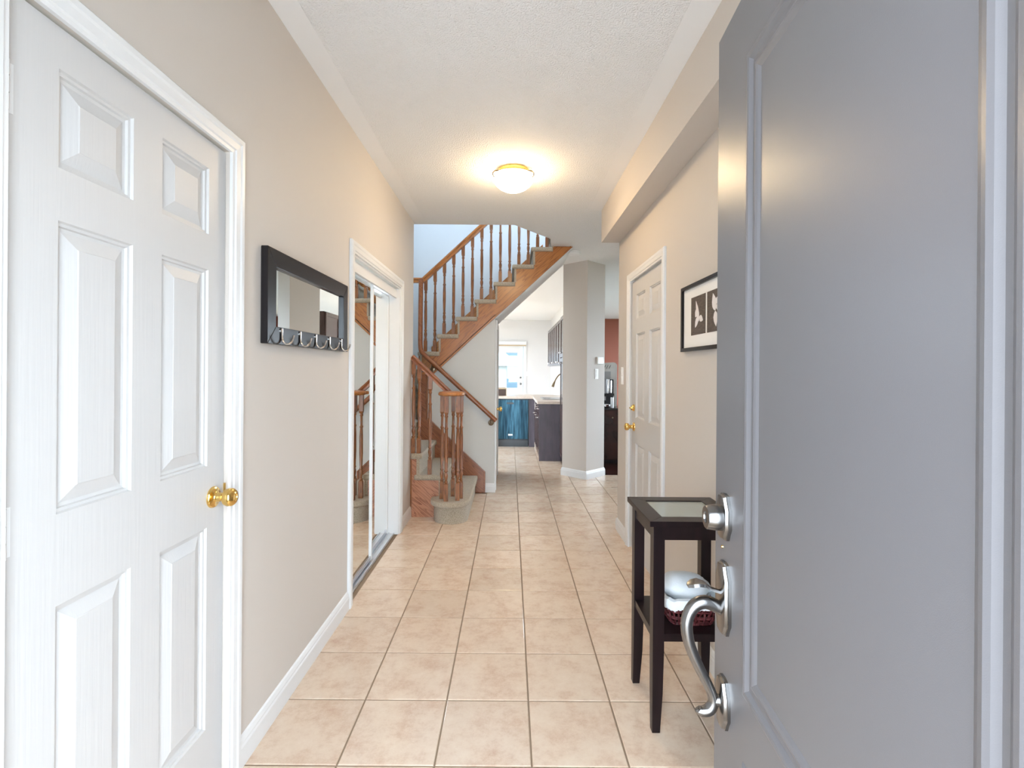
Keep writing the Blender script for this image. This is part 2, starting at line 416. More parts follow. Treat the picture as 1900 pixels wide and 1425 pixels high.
# ------------------------------------------------------------------ trim
def baseboard(name, path, label, hgt=0.10, m='white_trim', closed=False):
    """path: list of (x, y); board lies on the right-hand side of the travel direction"""
    prof = [(0, 0), (0.013, 0), (0.013, 0.066), (0.010, 0.074), (0.010, 0.080), (0.005, 0.094), (0, 0.1)]
    prof = [(d, z*hgt/0.1) for d, z in prof]
    b = MB(); pts = [Vector((x, y)) for x, y in path]; n = len(pts); rings = []
    for i, p in enumerate(pts):
        d0 = (pts[i]-pts[i-1]).normalized() if (i > 0 or closed) else None
        d1 = (pts[(i+1) % n]-pts[i]).normalized() if (i < n-1 or closed) else None
        if d0 is None: d0 = d1
        if d1 is None: d1 = d0
        n0 = Vector((d0.y, -d0.x)); n1 = Vector((d1.y, -d1.x))
        nn = (n0+n1); nn = nn/(nn.length_squared/2) if nn.length > 1e-6 else n0
        rings.append([b.bm.verts.new((p.x+nn.x*d, p.y+nn.y*d, z)) for d, z in prof])
    m_ = len(prof); rr = list(zip(rings, rings[1:]))
    if closed: rr.append((rings[-1], rings[0]))
    for A, B in rr:
        for k in range(m_): b.face([A[k], A[(k+1) % m_], B[(k+1) % m_], B[k]])
    if not closed: b.face(rings[0][::-1]); b.face(rings[-1])
    return struct(b.build(name, m), label, 'baseboard')
baseboard('baseboard_left', [(XL, DL1+0.061), (XL, CL0-0.07)], 'white baseboard under the coat-hook mirror')
baseboard('baseboard_closet', [(XL, CL1+0.072), (XL, 4.395)], 'short white baseboard between mirror closet and stairs')
baseboard('baseboard_right', [(XR+.05, YR), (XR, YR), (XR, DR1+0.061)], 'short white baseboard between garage door and wall corner')
baseboard('baseboard_table', [(XR, DR0-0.061), (XR, 0.25)], 'white baseboard behind the dark side table')
baseboard('baseboard_column', [(0.665, 6.215), (0.930, 6.475), (1.195, 6.215), (0.930, 5.955)][::-1], 'white baseboard wrapped around the angled column', closed=True)
baseboard('baseboard_stair', [(-0.265, YS), (-0.167, YS), (-0.167, 5.38)][::1], 'short white baseboard at the foot of the stair wall')

CAS = [(0, 0.0), (0, 0.010), (0.010, 0.011), (0.014, 0.015), (0.034, 0.016), (0.040, 0.019), (0.054, 0.019), (0.060, 0.013), (0.060, 0.0)]
def casing_x(name, x, side, y0, y1, zt, label, width=0.06, z0=0.0):
    """door casing on a wall at x, projecting to side*x"""
    b = MB(); s = width/0.06; rings = []
    for o, th in CAS:
        o *= s; X = x+side*th
        rings.append([b.bm.verts.new(p) for p in ((X, y0-o, z0), (X, y0-o, zt+o), (X, y1+o, zt+o), (X, y1+o, z0))])
    for A, B in zip(rings, rings[1:]):
        for i in range(3): b.face([A[i], A[i+1], B[i+1], B[i]])
    b.face([r[0] for r in rings]); b.face([r[3] for r in rings][::-1])
    return struct(b.build(name, 'white_trim'), label, 'trim')
casing_x('trim_1', XL, 1, DL0-.004, DL1+.002, 2.012, 'white moulded casing around the large six-panel door')
casing_x('trim_2', XL, 1, CL0, CL1, CLZ, 'white moulded casing around the mirrored closet', 0.068)
casing_x('trim_3', XR, -1, DR0-.002, DR1+.002, 1.998, 'white moulded casing around the door with two brass fittings')
# door jamb liners (closet)
j = MB(); j.box(XL-0.13, XL+.001, CL0-.001, CL0+0.012, 0, CLZ); j.box(XL-0.13, XL+.001, CL1-0.012, CL1+.001, 0, CLZ); j.box(XL-0.13, XL+.001, CL0+.012, CL1-.012, CLZ-0.012, CLZ+.001)
struct(j.build('trim_4', 'white_trim'), 'white jamb lining inside the mirrored closet opening', 'trim')
struct(MB().box(XL-0.038, XL-0.022, CL0+.013, CL1-.013, 1.898, 1.965).build('trim_5', 'white_trim', bevel=.003), 'white fascia board above the mirrored closet doors', 'trim')
k = MB(); k.box(XL-0.115, XL-0.030, CL0+.012, CL1-.012, 0, 0.008)
for xx in (XL-0.113, XL-0.075, XL-0.038): k.box(xx, xx+0.006, CL0+.012, CL1-.012, 0.008, 0.016)
struct(k.build('trim_6', 'aluminium'), 'aluminium floor track of the mirrored closet doors', 'track')

# ------------------------------------------------------------------ panel doors
def panel_door(name, label, loc, rotz, W, H, T, cols, rows, nest, m, mp=None, kind='structure', z0=0.008):
    """front face at local y=0 looking to -y, local x across, z up. rows, cols: panel intervals"""
    root = thing(name, label, 'door', loc, rotz, kind=kind)
    b = MB()
    xs = [0]+[v for cc in cols for v in cc]+[W]; zs = [z0]+[v for rr in rows for v in rr]+[H]
    vert = {}
    def V(x, y, z):
        kx = (round(x, 5), round(y, 5), round(z, 5))
        if kx not in vert: vert[kx] = b.bm.verts.new((x, y, z))
        return vert[kx]
    for i in range(len(xs)-1):
        for jz in range(len(zs)-1):
            if i % 2 == 1 and jz % 2 == 1: continue
            b.face([V(xs[i], 0, zs[jz]), V(xs[i+1], 0, zs[jz]), V(xs[i+1], 0, zs[jz+1]), V(xs[i], 0, zs[jz+1])])
    # back and edges
    b.face([V(0, T, z0), V(0, T, H), V(W, T, H), V(W, T, z0)])
    b.face([V(0, 0, z) for z in zs]+[V(0, T, H), V(0, T, z0)])
    b.face([V(W, 0, z) for z in zs]+[V(W, T, H), V(W, T, z0)])
    b.face([V(x, 0, H) for x in xs]+[V(W, T, H), V(0, T, H)])
    b.face([V(x, 0, z0) for x in xs]+[V(W, T, z0), V(0, T, z0)])
    b.build('door_slab', m, root, local=True)
    for cx in cols:
        for rz in rows:
            pb = MB(); prev = None
            for o, d in nest:
                ring = [pb.bm.verts.new(p) for p in ((cx[0]+o, d, rz[0]+o), (cx[1]-o, d, rz[0]+o), (cx[1]-o, d, rz[1]-o), (cx[0]+o, d, rz[1]-o))]
                if prev:
                    for i in range(4): pb.face([prev[i], prev[(i+1) % 4], ring[(i+1) % 4], ring[i]])
                prev = ring
            pb.face(prev)
            pb.build('panel', mp or m, root, local=True)
    return root
NEST6 = [(0, 0), (0.003, 0.006), (0.009, 0.007), (0.011, 0.0125), (0.018, 0.0135), (0.048, 0.0035), (0.050, 0.002)]
def knob_round(parent, x, z, m='brass', r=0.027):
    """local coordinates of a door: projects to -y"""
    b = MB(); b.lathe([(0.0325, 0), (0.0325, -0.003), (0.030, -0.007), (0.018, -0.010), (0.0145, -0.014), (0.0135, -0.030), (0.016, -0.036),
                       (0.024, -0.040), (0.0275, -0.050), (0.027, -0.060), (0.021, -0.067), (0.012, -0.069), (0.010, -0.066), (0.002, -0.066)], (x, 0, z), 24, 'y')
    return b.build('door_knob', m, parent, smooth=True, local=True)
def hinge(parent, x, z, m='white_trim', y=-0.006):
    b = MB(); b.box(x-0.03, x+0.001, -0.0015, 0.0, z-0.045, z+0.045)
    for q in range(3): b.lathe([(0.007, 0), (0.007, 0.028)], (x, y, z-0.045+q*0.031), 10)
    return b.build('hinge', m, parent, local=True)
ROWS = [(0.245, 0.850), (1.034, 1.622), (1.728, 1.925)]
WL = DL1-DL0
d1 = panel_door('door_1', 'large white six-panel interior door with one brass knob', (XL-0.012, DL0, 0), PI/2, WL, 2.008, 0.035,
                [(0.115, 0.309), (0.406, 0.602)], ROWS, NEST6, 'white_door')
knob_round(d1, DL1-DL0-0.055, 0.935)
for zz in (0.25, 1.03, 1.83):
    b = MB()
    b.box(-0.004, 0.024, -0.0015, 0.0, zz-0.045, zz+0.045)
    for q in range(3): b.lathe([(0.0075, 0), (0.0075, 0.028)], (0.002, -0.007, zz-0.045+q*0.031), 10)
    b.build('hinge', 'white_trim', d1, local=True)
MB().box(WL-0.001, WL+0.006, -0.004, 0.004, 0.91, 0.965).build('strike_plate', 'brass', d1, local=True)
WR = DR1-DR0
d2 = panel_door('door_2', 'white six-panel door with brass knob and brass deadbolt', (XR+0.012, DR1, 0), -PI/2, WR, 1.994, 0.035,
                [(0.115, 0.345), (0.455, 0.685)], [(0.245, 0.80), (0.985, 1.60), (1.705, 1.885)], NEST6, 'white_door')
knob_round(d2, 0.07, 0.915)
b = MB(); b.lathe([(0.026, 0), (0.026, -0.006), (0.020, -0.012), (0.018, -0.020), (0.004, -0.021)], (0.07, 0, 1.055), 20, 'y'); b.box(0.062, 0.078, -0.034, -0.018, 1.050, 1.060)
b.build('deadbolt', 'brass', d2, smooth=True, local=True)
for zz in (0.24, 1.02, 1.79):
    b = MB(); b.box(WR-0.026, WR+0.004, -0.0015, 0, zz-0.045, zz+0.045)
    for q in range(3): b.lathe([(0.0075, 0), (0.0075, 0.028)], (WR-0.002, -0.007, zz-0.045+q*0.031), 10)
    b.build('hinge', 'white_trim', d2, local=True)
# passage (basement) door, seen on edge
d3 = panel_door('door_3', 'white panel door seen edge-on beside the stair wall', (-0.160, 5.46, 0), PI/2, 0.70, 1.82, 0.004,
                [(0.1, 0.3), (0.4, 0.6)], [(0.245, 0.80), (0.985, 1.60)], [(0, 0), (0.006, 0.0015), (0.03, 0.0025)], 'white_door')
knob_round(d3, 0.07, 0.885)
casing_x('trim_7', -0.167, 1, 5.455, 6.165, 1.825, 'white casing of the edge-on door beside the stairs', 0.055)

# front door (exterior side), standing open
FT = Vector((0.445, 1.055)); dv = Vector((-0.086, -1.0)).normalized()
fang = math.atan2(dv.y, dv.x)
FW = 0.862
d4 = panel_door('front_door', 'open dark grey moulded entrance door with nickel handle set', (FT.x, FT.y, 0), fang, FW, 2.038, 0.044,
                [(0.158, FW-0.158)], [(0.16, 0.615), (0.735, 1.912)],
                [(0, 0), (0.004, -0.0035), (0.010, -0.005), (0.016, -0.004), (0.024, 0.001), (0.032, 0.002), (0.038, -0.002), (0.044, -0.0035), (0.050, -0.002), (0.057, 0.001), (0.060, 0.001)],
                'front_door_grey', kind=None, z0=0.012)
# handle set: parts in the door's local space (x from free edge, -y towards the hall)
BX = 0.066
def plate(z0, z1, w, nm):
    b = MB(); zc = (z0+z1)/2; hh = (z1-z0)/2; pts = []
    arch = 0.028
    for s in (1, -1):
        xs = [-1, -1, -0.75, -0.55, -0.25, 0, 0.25, 0.55, 0.75, 1, 1]
        row = []
        for xx in xs[1:-1]:
            a = abs(xx); zt = hh-arch*(a**2.0 if a > 0.55 else 0.16*a)
            row.append((xx*w/2*s, zt*s))
        pts += row
    prev = None
    for sc, d in ((1.0, 0.0), (1.0, -0.006), (0.93, -0.007), (0.88, -0.012), (0.80, -0.013)):
        ring = [b.bm.verts.new((BX+x*sc, d, zc+z*(1-(1-sc)*w/2/hh))) for x, z in pts]
        if prev:
            n = len(ring)
            for i in range(n): b.face([prev[i], prev[(i+1) % n], ring[(i+1) % n], ring[i]])
        prev = ring
    b.face(prev)
    return b.build(nm, 'nickel', d4, smooth=True, local=True)
dp = plate(0.990, 1.083, 0.062, 'deadbolt_plate')
b = MB(); b.lathe([(0.026, -0.011), (0.026, -0.020), (0.0235, -0.040), (0.0215, -0.042), (0.012, -0.042), (0.011, -0.039), (0.001, -0.039)], (BX, 0, 1.034), 28, 'y')
b.build('deadbolt_cylinder', 'nickel', dp, smooth=True, local=True)
hp = plate(0.800, 0.945, 0.062, 'handle_plate')
# thumb latch
b = MB()
prof = [(-0.010, 0.006, 0.884), (-0.030, 0.007, 0.890), (-0.042, 0.013, 0.899), (-0.055, 0.018, 0.902), (-0.068, 0.016, 0.899), (-0.076, 0.008, 0.895)]
prev = None
for y, w, z in prof:
    ring = [b.bm.verts.new(p) for p in ((BX-w, y, z-.003), (BX+w, y, z-.003), (BX+w*.8, y, z+.002), (BX, y, z), (BX-w*.8, y, z+.002))]
    if prev:
        for i in range(5): b.face([prev[i], prev[(i+1) % 5], ring[(i+1) % 5], ring[i]])
    else: b.face(ring)
    prev = ring
b.face(prev[::-1]); b.build('thumb_latch', 'nickel', hp, smooth=True, local=True)
lp = plate(0.612, 0.712, 0.060, 'lower_plate')
# grip
ctrl = [(-0.008, 0.848, .012), (-0.022, 0.856, .013), (-0.042, 0.862, .0135), (-0.060, 0.855, .013), (-0.072, 0.838, .0125), (-0.077, 0.815, .012), (-0.074, 0.785, .0115),
        (-0.064, 0.755, .011), (-0.050, 0.725, .0105), (-0.036, 0.698, .010), (-0.026, 0.675, .010), (-0.024, 0.658, .011), (-0.031, 0.645, .0115), (-0.043, 0.640, .010), (-0.053, 0.642, .008), (-0.056, 0.645, .004)]
def smoothpath(cs, n=4):
    out = []
    for i in range(len(cs)-1):
        p0, p1, p2, p3 = cs[max(i-1, 0)], cs[i], cs[i+1], cs[min(i+2, len(cs)-1)]
        for s in range(n):
            u = s/n
            out.append(tuple(0.5*((2*p1[k])+(-p0[k]+p2[k])*u+(2*p0[k]-5*p1[k]+4*p2[k]-p3[k])*u*u+(-p0[k]+3*p1[k]-3*p2[k]+p3[k])*u**3) for k in range(len(p1))))
    out.append(cs[-1]); return out
gp = smoothpath(ctrl)
b = MB(); b.tube([(BX, y, z) for y, z, r in gp], [r for y, z, r in gp], 14)
b.tube([(BX, -0.010, 0.664), (BX, -0.026, 0.664)], [.012, .010], 12)
b.build('grip', 'nickel', d4, smooth=True, local=True)
MB().lathe([(0.0035, 0), (0.0025, -0.003), (0.0005, -0.0035)], (0.045, 0, 0.968), 10, 'y').build('screw', 'brass', d4, smooth=True, local=True)
# entrance jamb on the hinge side
hx, hy = FT.x+dv.x*FW, FT.y+dv.y*FW
w = MB(); w.box(hx+0.05, XR+.13, 0.0, 0.119, -0.1, ZC); w.box(XL-.13, -0.52, 0.0, 0.119, -0.1, ZC); w.box(-0.52, hx+.05, 0.0, 0.119, 2.10, ZC)
struct(w.build('wall_front', 'wall_paint'), 'front wall around the entrance doorway', 'wall')
struct(MB().box(-2.07, 3.0, -0.35, 6.34, 5.5, 5.7).build('ceiling', 'ceiling_paint'), 'unseen upper ceiling added to keep sun out of the stairwell', 'ceiling')  # added overhead to stop sun falling on the stairwell wall
struct(MB().box(-2.07, 3.0, 2.0, 2.1, ZC+.301, 5.5).build('wall_upper_blocker', 'upper_paint'), 'unseen upper wall added to cut daylight into the stairwell', 'wall')  # added out of view to dim the overlit stairwell
struct(MB().box(-2.07, -1.95, 2.1, 4.359, ZC+.301, 5.5).build('wall_side_blocker', 'upper_paint'), 'unseen upper side wall added to shut stray daylight out of the stairwell', 'wall')  # added out of view, closes a gap that overlit the stairwell
struct(wall_with_holes_x('wall_end_light_opening', 3.0, 3.1, 2.0, 6.34, ZC+.301, 5.5, [(2.8, 5.6, 3.4, 4.9)], 'upper_paint'), 'unseen upper end wall with an opening added to light the stairwell', 'wall')  # added out of view; its opening brings sunless daylight to the stairwell
struct(MB().box(-8, 8, -14, -0.62, -0.34, -0.06).build('bounce_slab', 'concrete'), 'unseen pale concrete slab added to bounce daylight into the hallway', 'bounce_slab')  # unseen bounce surface, added to brighten the hallway ceiling

# ------------------------------------------------------------------ mirrored closet
def mirror_door(y0, y1, x, label):
    r = thing('mirror_door', label, 'mirror door', (x, y0, 0.012), group='sliding mirrored closet doors')
    MB().box(x, x+0.006, y0+.012, y1-.012, 0.030, 1.925).build('mirror_panel', 'mirror', r)
    for ya, yb in ((y0, y0+0.014), (y1-0.020, y1)):
        MB().box(x-.010, x+0.016, ya, yb, 0.017, 1.935).build('stile', 'white_trim', r, bevel=.003)
    MB().box(x-.008, x+0.012, y0+.020, y1-.020, 0.017, 0.046).build('bottom_rail', 'aluminium', r, bevel=.002)
    MB().box(x-.008, x+0.012, y0+.020, y1-.020, 1.912, 1.935).build('top_rail', 'aluminium', r, bevel=.002)
    return r
mirror_door(2.785, 3.375, XL-0.067, 'sliding mirrored closet door beside the coat-hook mirror')
mirror_door(3.345, 3.930, XL-0.098, 'sliding mirrored closet door beside the stair end, partly behind its twin')

# ------------------------------------------------------------------ coat-hook mirror
HY0, HY1, HZ0, HZ1 = 1.745, 2.605, 1.418, 1.768
hm = thing('hook_mirror', 'black framed wall mirror with a row of coat hooks', 'mirror', (XL, (HY0+HY1)/2, HZ0))
fw = 0.066
def frame_piece(nm, pts):
    b = MB(); b.prism(pts, 'x', XL, XL+0.026); return b.build(nm, 'black_frame', hm, bevel=.003)
frame_piece('frame_rail', [(HY0, HZ1), (HY1, HZ1), (HY1-fw, HZ1-fw), (HY0+fw, HZ1-fw)])
frame_piece('frame_rail', [(HY0, HZ0), (HY1, HZ0), (HY1-fw, HZ0+fw), (HY0+fw, HZ0+fw)])
frame_piece('frame_stile', [(HY0, HZ0), (HY0+fw, HZ0+fw), (HY0+fw, HZ1-fw), (HY0, HZ1)])
frame_piece('frame_stile', [(HY1, HZ0), (HY1-fw, HZ0+fw), (HY1-fw, HZ1-fw), (HY1, HZ1)])
MB().box(XL, XL+0.012, HY0+fw-.004, HY1-fw+.004, HZ0+fw-.004, HZ1-fw+.004).build('mirror_glass', 'mirror', hm)
for i in range(5):
    y = 1.850+i*0.163
    b = MB(); xs = XL+0.026
    path = smoothpath([(xs+.003, y, HZ0+.062), (xs+.003, y, HZ0+.035), (xs+.006, y, HZ0+.014), (xs+.020, y, HZ0+.003), (xs+.036, y, HZ0+.008), (xs+.045, y, HZ0+.024), (xs+.048, y, HZ0+.036)], 4)
    b.tube(path, 0.0042, 8, sx=1.5, sy=0.8)
    b.lathe([(0.009, 0), (0.009, .004), (.004, .006)], (xs, y, HZ0+.052), 12, 'x')
    b.build('hook', 'chrome', hm, smooth=True)

# ------------------------------------------------------------------ ceiling lamp and smoke detector
LX, LY = 0.010, 3.28
lt = thing('ceiling_lamp', 'lit alabaster glass flush-mount ceiling lamp with small clips', 'lamp', (LX, LY, ZC))
MB().lathe([(0.095, 0), (0.105, -0.006), (0.108, -0.022), (0.10, -0.034), (0.09, -0.034)], (LX, LY, ZC), 36).build('base_ring', 'brass', lt, smooth=True)
b = MB(); R = 0.142; prof = [(R, -0.050), (R*.985, -0.062), (R*.93, -0.079), (R*.82, -0.100), (R*.66, -0.120), (R*.46, -0.135), (R*.24, -0.143), (0.004, -0.146)]
b.lathe(prof, (LX, LY, ZC), 40, caps=False)
b.build('glass_bowl', 'lamp_glass', lt, smooth=True)
MB().lathe([(.10, -.034), (.138, -.046), (.138, -.049), (.001, -.049)], (LX, LY, ZC), 36, caps=False).build('glow_blocker', 'white_plastic', lt, smooth=True)  # added disc that blocks the bowl's glow from the ceiling
for a in (1.75, 3.6, 5.83):
    ca, sa = math.cos(a), math.sin(a)
    b = MB(); pth = [(LX+ca*.10, LY+sa*.10, ZC-.022), (LX+ca*.135, LY+sa*.135, ZC-.030), (LX+ca*.150, LY+sa*.150, ZC-.046), (LX+ca*.148, LY+sa*.148, ZC-.064), (LX+ca*.137, LY+sa*.137, ZC-.076)]
    b.tube(pth, .0035, 8, sx=2.0); b.build('clip', 'bronze', lt, smooth=True)
sd = thing('smoke_detector', 'round white smoke detector on the ceiling near the column', 'smoke detector', (0.715, 5.52, ZC))
MB().lathe([(.062, 0), (.064, -.012), (.060, -.016)], (0.715, 5.52, ZC), 28).build('mounting_plate', 'white_plastic', sd, smooth=True)
MB().lathe([(.057, -.014), (.066, -.020), (.066, -.036), (.056, -.044), (.020, -.048), (.018, -.046), (.001, -.046)], (0.715, 5.52, ZC), 28).build('cover', 'white_plastic', sd, smooth=True)

# ------------------------------------------------------------------ staircase
st = thing('staircase', 'carpeted oak staircase turning up beside the kitchen passage', 'staircase', (-0.7, 4.9, 0))
YN = 4.385   # near carpet edge of lower flight
def arc(cx, cy, r, a0, a1, n): return [(cx+r*math.cos(a0+(a1-a0)*i/n), cy+r*math.sin(a0+(a1-a0)*i/n)) for i in range(n+1)]
# step 1 with bullnose
BC = (-0.515, 4.335)
b = MB()
b.prism([(-0.37, 5.275)]+[(-0.68, 5.275)]+[(-0.675, 4.42)]+[(-0.668, 4.335)]+arc(BC[0], BC[1], 0.147, PI, 2*PI, 14)[1:], 'z', 0, 0.150)
b.build('bullnose_riser', 'carpet', st, smooth=True)
b = MB(); b.prism([(-0.343, 5.275), (-0.66, 5.275), (-0.66, 4.40), (-0.695, 4.40), (-0.697, 4.335)]+arc(BC[0]-.005, BC[1], 0.176, PI, 2*PI, 18)[1:], 'z', 0.142, 0.19)
b.build('tread', 'carpet', st, bevel=.018, seg=3)
for nose, z, xl in ((-0.585, 0.38, -0.83), (-0.787, 0.57, None)):
    b = MB()
    if xl is not None: b.box(xl-.03, nose, YN, 5.275, z-.05, z)
    else: b.prism([(nose, 5.275), (-1.93, 5.275), (-1.93, YL+.002), (XL+.002, YL+.002), (XL+.002, YN), (nose, YN)], 'z', z-.05, z)
    b.build('tread', 'carpet', st, bevel=.018, seg=3)
    MB().box(nose-.05, nose-.022, YN+.006, 5.275, z-.195, z-.04).build('riser', 'carpet', st)
MB().prism([(XL+.002, 0), (-0.60, 0), (-0.60, 0.148), (-0.606, 0.148), (-0.606, .335), (-0.81, .335), (-0.81, .525), (XL+.002, .525)], 'y', 4.398, 4.42).build('side_panel', 'oak_side', st)
MB().box(XL+.002, -0.878, 4.392, 4.398, 0, .52).build('panel_edge', 'oak_z', st)
# winder steps behind the wall
for m_ in range(4):
    z = 0.76+RISE*m_; y = 5.285+0.25*m_
    MB().box(-1.93, -1.002, y-.02, 6.215, z-.05, z).build('tread', 'carpet', st, bevel=.016, seg=2)
    MB().box(-1.93, -1.002, y+.005, y+.03, z-.195, z-.045).build('riser', 'carpet', st)
# upper flight
for k_ in range(8):
    x = UX0+RUN*k_; z = UZ0+RISE*k_
    MB().box(x, x+RUN+.036, YS-.016, 6.215, z-.048, z).build('tread', 'carpet', st, bevel=.017, seg=3)
    MB().box(x+.024, x+.045, YS-.008, 6.215, z-.192, z-.044).build('riser', 'carpet', st)
pts = [(-0.995, 1.275), (-0.83, 1.275), (0.667, min(zbot(.667), ZC-.002)), (0.667, ZC-.002), (.44, ZC-.002)]
for k_ in range(6, -1, -1):
    x = UX0+RUN*k_; z = UZ0+RISE*k_
    pts += [(x+RUN+.035, z-.046), (x+.035, z-.046)]
pts += [(-0.995, UZ0-.046)]
MB().prism(pts, 'y', YS, YS+.03).build('stringer', 'oak_slope', st)
dx, dz = 1, .926; ln = math.hypot(dx, dz); ux, uz = dx/ln, dz/ln
a = (-0.83, 1.275); e = (.655, zbot(.655)-.003)
MB().prism([a, e, (e[0]-uz*.022, e[1]+ux*.022), (a[0]-uz*.022+.004, a[1]+ux*.022)], 'y', YS-.012, YS-.0005).build('stringer_moulding', 'oak_slope', st, bevel=.003)
MB().box(-0.995, -0.83, YS-.012, YS-.0005, 1.272, 1.295).build('stringer_moulding', 'oak_x', st, bevel=.003)
# far wall skirt of the upper flight
MB().prism([(-1.0, 1.45), (.4, 2.76), (.4, 2.92), (-1.0, 1.61)], 'y', 6.195, 6.2195).build('skirt_board', 'oak_slope', st)
# lower skirt on the stair wall
sk = MB().prism([(-0.272, 0), (-0.272, .215), (-0.885, .790), (-0.885, 1.272), (-0.985, 1.272), (-0.985, .30), (-0.50, 0)], 'y', 5.277, YS).build('skirt_board', 'oak_skirt', st)
b = MB(); b.prism([(-0.262, 0), (-0.262, .225), (-0.885, .808), (-0.885, .790), (-0.280, .222), (-0.280, 0)], 'y', 5.262, YS)
b.build('skirt_cap', 'oak_skirt', st, bevel=.003)
b = MB(); b.box(-0.905, -0.885, 5.262, 5.277, .79, 1.272); b.box(-0.99, -0.965, 5.262, 5.277, .62, 1.272); b.build('skirt_cap', 'oak_z', st, bevel=.003)

# ---- balusters
def baluster_mesh(H, hb=0.13, ht=0.125, s=0.0175):
    b = MB()
    b.box(-s, s, -s, s, 0, hb-.012)
    b.hexa([(-s, -s, hb-.012), (s, -s, hb-.012), (s, s, hb-.012), (-s, s, hb-.012)], [(-.012, -.012, hb), (.012, -.012, hb), (.012, .012, hb), (-.012, .012, hb)])
    b.lathe([(.011, hb-.002), (.0165, hb+.006), (.0165, hb+.011), (.0105, hb+.020), (.0135, hb+.038), (.0165, hb+.056), (.0165, hb+.066), (.0105, hb+.092), (.0160, hb+.100), (.0160, hb+.106),
             (.0120, hb+.114), (.0162, hb+.24), (.0158, H-ht-.20), (.0125, H-ht-.128), (.0165, H-ht-.122), (.0165, H-ht-.112), (.0115, H-ht-.104), (.0105, H-ht-.025), (.0155, H-ht-.018), (.0155, H-ht-.010), (.0115, H-ht+.002)], (0, 0, 0), 12)
    b.hexa([(-.012, -.012, H-ht), (.012, -.012, H-ht), (.012, .012, H-ht), (-.012, .012, H-ht)], [(-s, -s, H-ht+.02), (s, -s, H-ht+.02), (s, s, H-ht+.02), (-s, s, H-ht+.02)])
    b.box(-s, s, -s, s, H-ht+.02, H)
    me = b.mesh('baluster', smooth=True); me.materials.append(MATS['oak_z']); return me
def put_baluster(parent, me, x, y, z):
    o = bpy.data.objects.new('baluster', me); COL.objects.link(o); o.parent = parent
    o.location = WM[parent.name].inverted() @ Vector((x, y, z)); return o
def rail_section(path_xz, y, w=0.052, hgt=0.055):
    """moulded rail following points in XZ at constant y"""
    prof = [(-.5, -.5), (.5, -.5), (.5, -.2), (.36, -.05), (.5, .15), (.45, .38), (.25, .5), (-.25, .5), (-.45, .38), (-.5, .15), (-.36, -.05), (-.5, -.2)]
    b = MB(); rings = []
    for i, (x, z) in enumerate(path_xz):
        p0 = path_xz[max(i-1, 0)]; p1 = path_xz[min(i+1, len(path_xz)-1)]
        tx, tz = p1[0]-p0[0], p1[1]-p0[1]; l = math.hypot(tx, tz); nx, nz = -tz/l, tx/l
        if nz < 0: nx, nz = -nx, -nz
        rings.append([b.bm.verts.new((x+nx*v*hgt, y+u*w, z+nz*v*hgt)) for u, v in prof])
    n = len(prof)
    for A, B in zip(rings, rings[1:]):
        for k in range(n): b.face([A[k], A[(k+1) % n], B[(k+1) % n], B[k]])
    b.face(rings[0][::-1]); b.face(rings[-1]); return b
YB = 5.352
ub = thing('upper_banister', 'oak banister with turned balusters on the upper stair flight', 'banister', (UX0, YB, UZ0))
def zrail(x): return 2.315+0.935*(x+0.945)
rail_section([(-0.965, zrail(-0.965)), (0.35, zrail(0.35))], YB).build('handrail', 'oak_slope', ub, smooth=True)
rail_section([(-1.90, 2.30), (-0.95, 2.30)], YB).build('handrail', 'oak_x', ub, smooth=True)
x1 = UX0+0.074
H1 = zrail(x1)-.022-UZ0; H2 = zrail(x1+.1015)-.022-UZ0
bm1, bm2 = baluster_mesh(H1), baluster_mesh(H2)
for k_ in range(7):
    put_baluster(ub, bm1, x1+RUN*k_, YB, UZ0+RISE*k_); put_baluster(ub, bm2, x1+RUN*k_+.1015, YB, UZ0+RISE*k_)

lb = thing('lower_banister', 'oak banister ending in a round cap on the bullnose step', 'banister', (BC[0], 4.31, .19))
VC = (-0.515, 4.315)
MB().lathe([(.085, 1.098), (.108, 1.098), (.116, 1.104), (.119, 1.112), (.117, 1.122), (.108, 1.130), (.085, 1.136), (.03, 1.138), (.001, 1.138)], (VC[0], VC[1], 0), 40).build('round_cap', 'oak_x', lb, smooth=True)
bmN = baluster_mesh(1.10-.19, .155, .165, .0175)
for (x, y) in ((-0.597, 4.315), (-0.550, 4.235), (-0.510, 4.405), (-0.452, 4.262), (-0.430, 4.330)): put_baluster(lb, bmN, x, y, .19)
RL = [(-0.888, 1.440), (-0.60, 1.168), (-0.545, 1.118)]
rail_section(RL, 4.425, .050, .048).build('handrail', 'oak_skirt', lb, smooth=True)
MB().prism([(-0.64, 4.400), (-0.52, 4.385), (-0.52, 4.33), (-0.60, 4.36)], 'z', 1.100, 1.130).build('rail_fitting', 'oak_x', lb, bevel=.006)
def zr2(x): return 1.168+(x+0.60)*(-0.944)-.022
for x, zb in ((-0.722, .38), (-0.822, .57), (-0.872, .57)):
    put_baluster(lb, baluster_mesh(zr2(x)-zb, .14, .13), x, 4.425, zb)

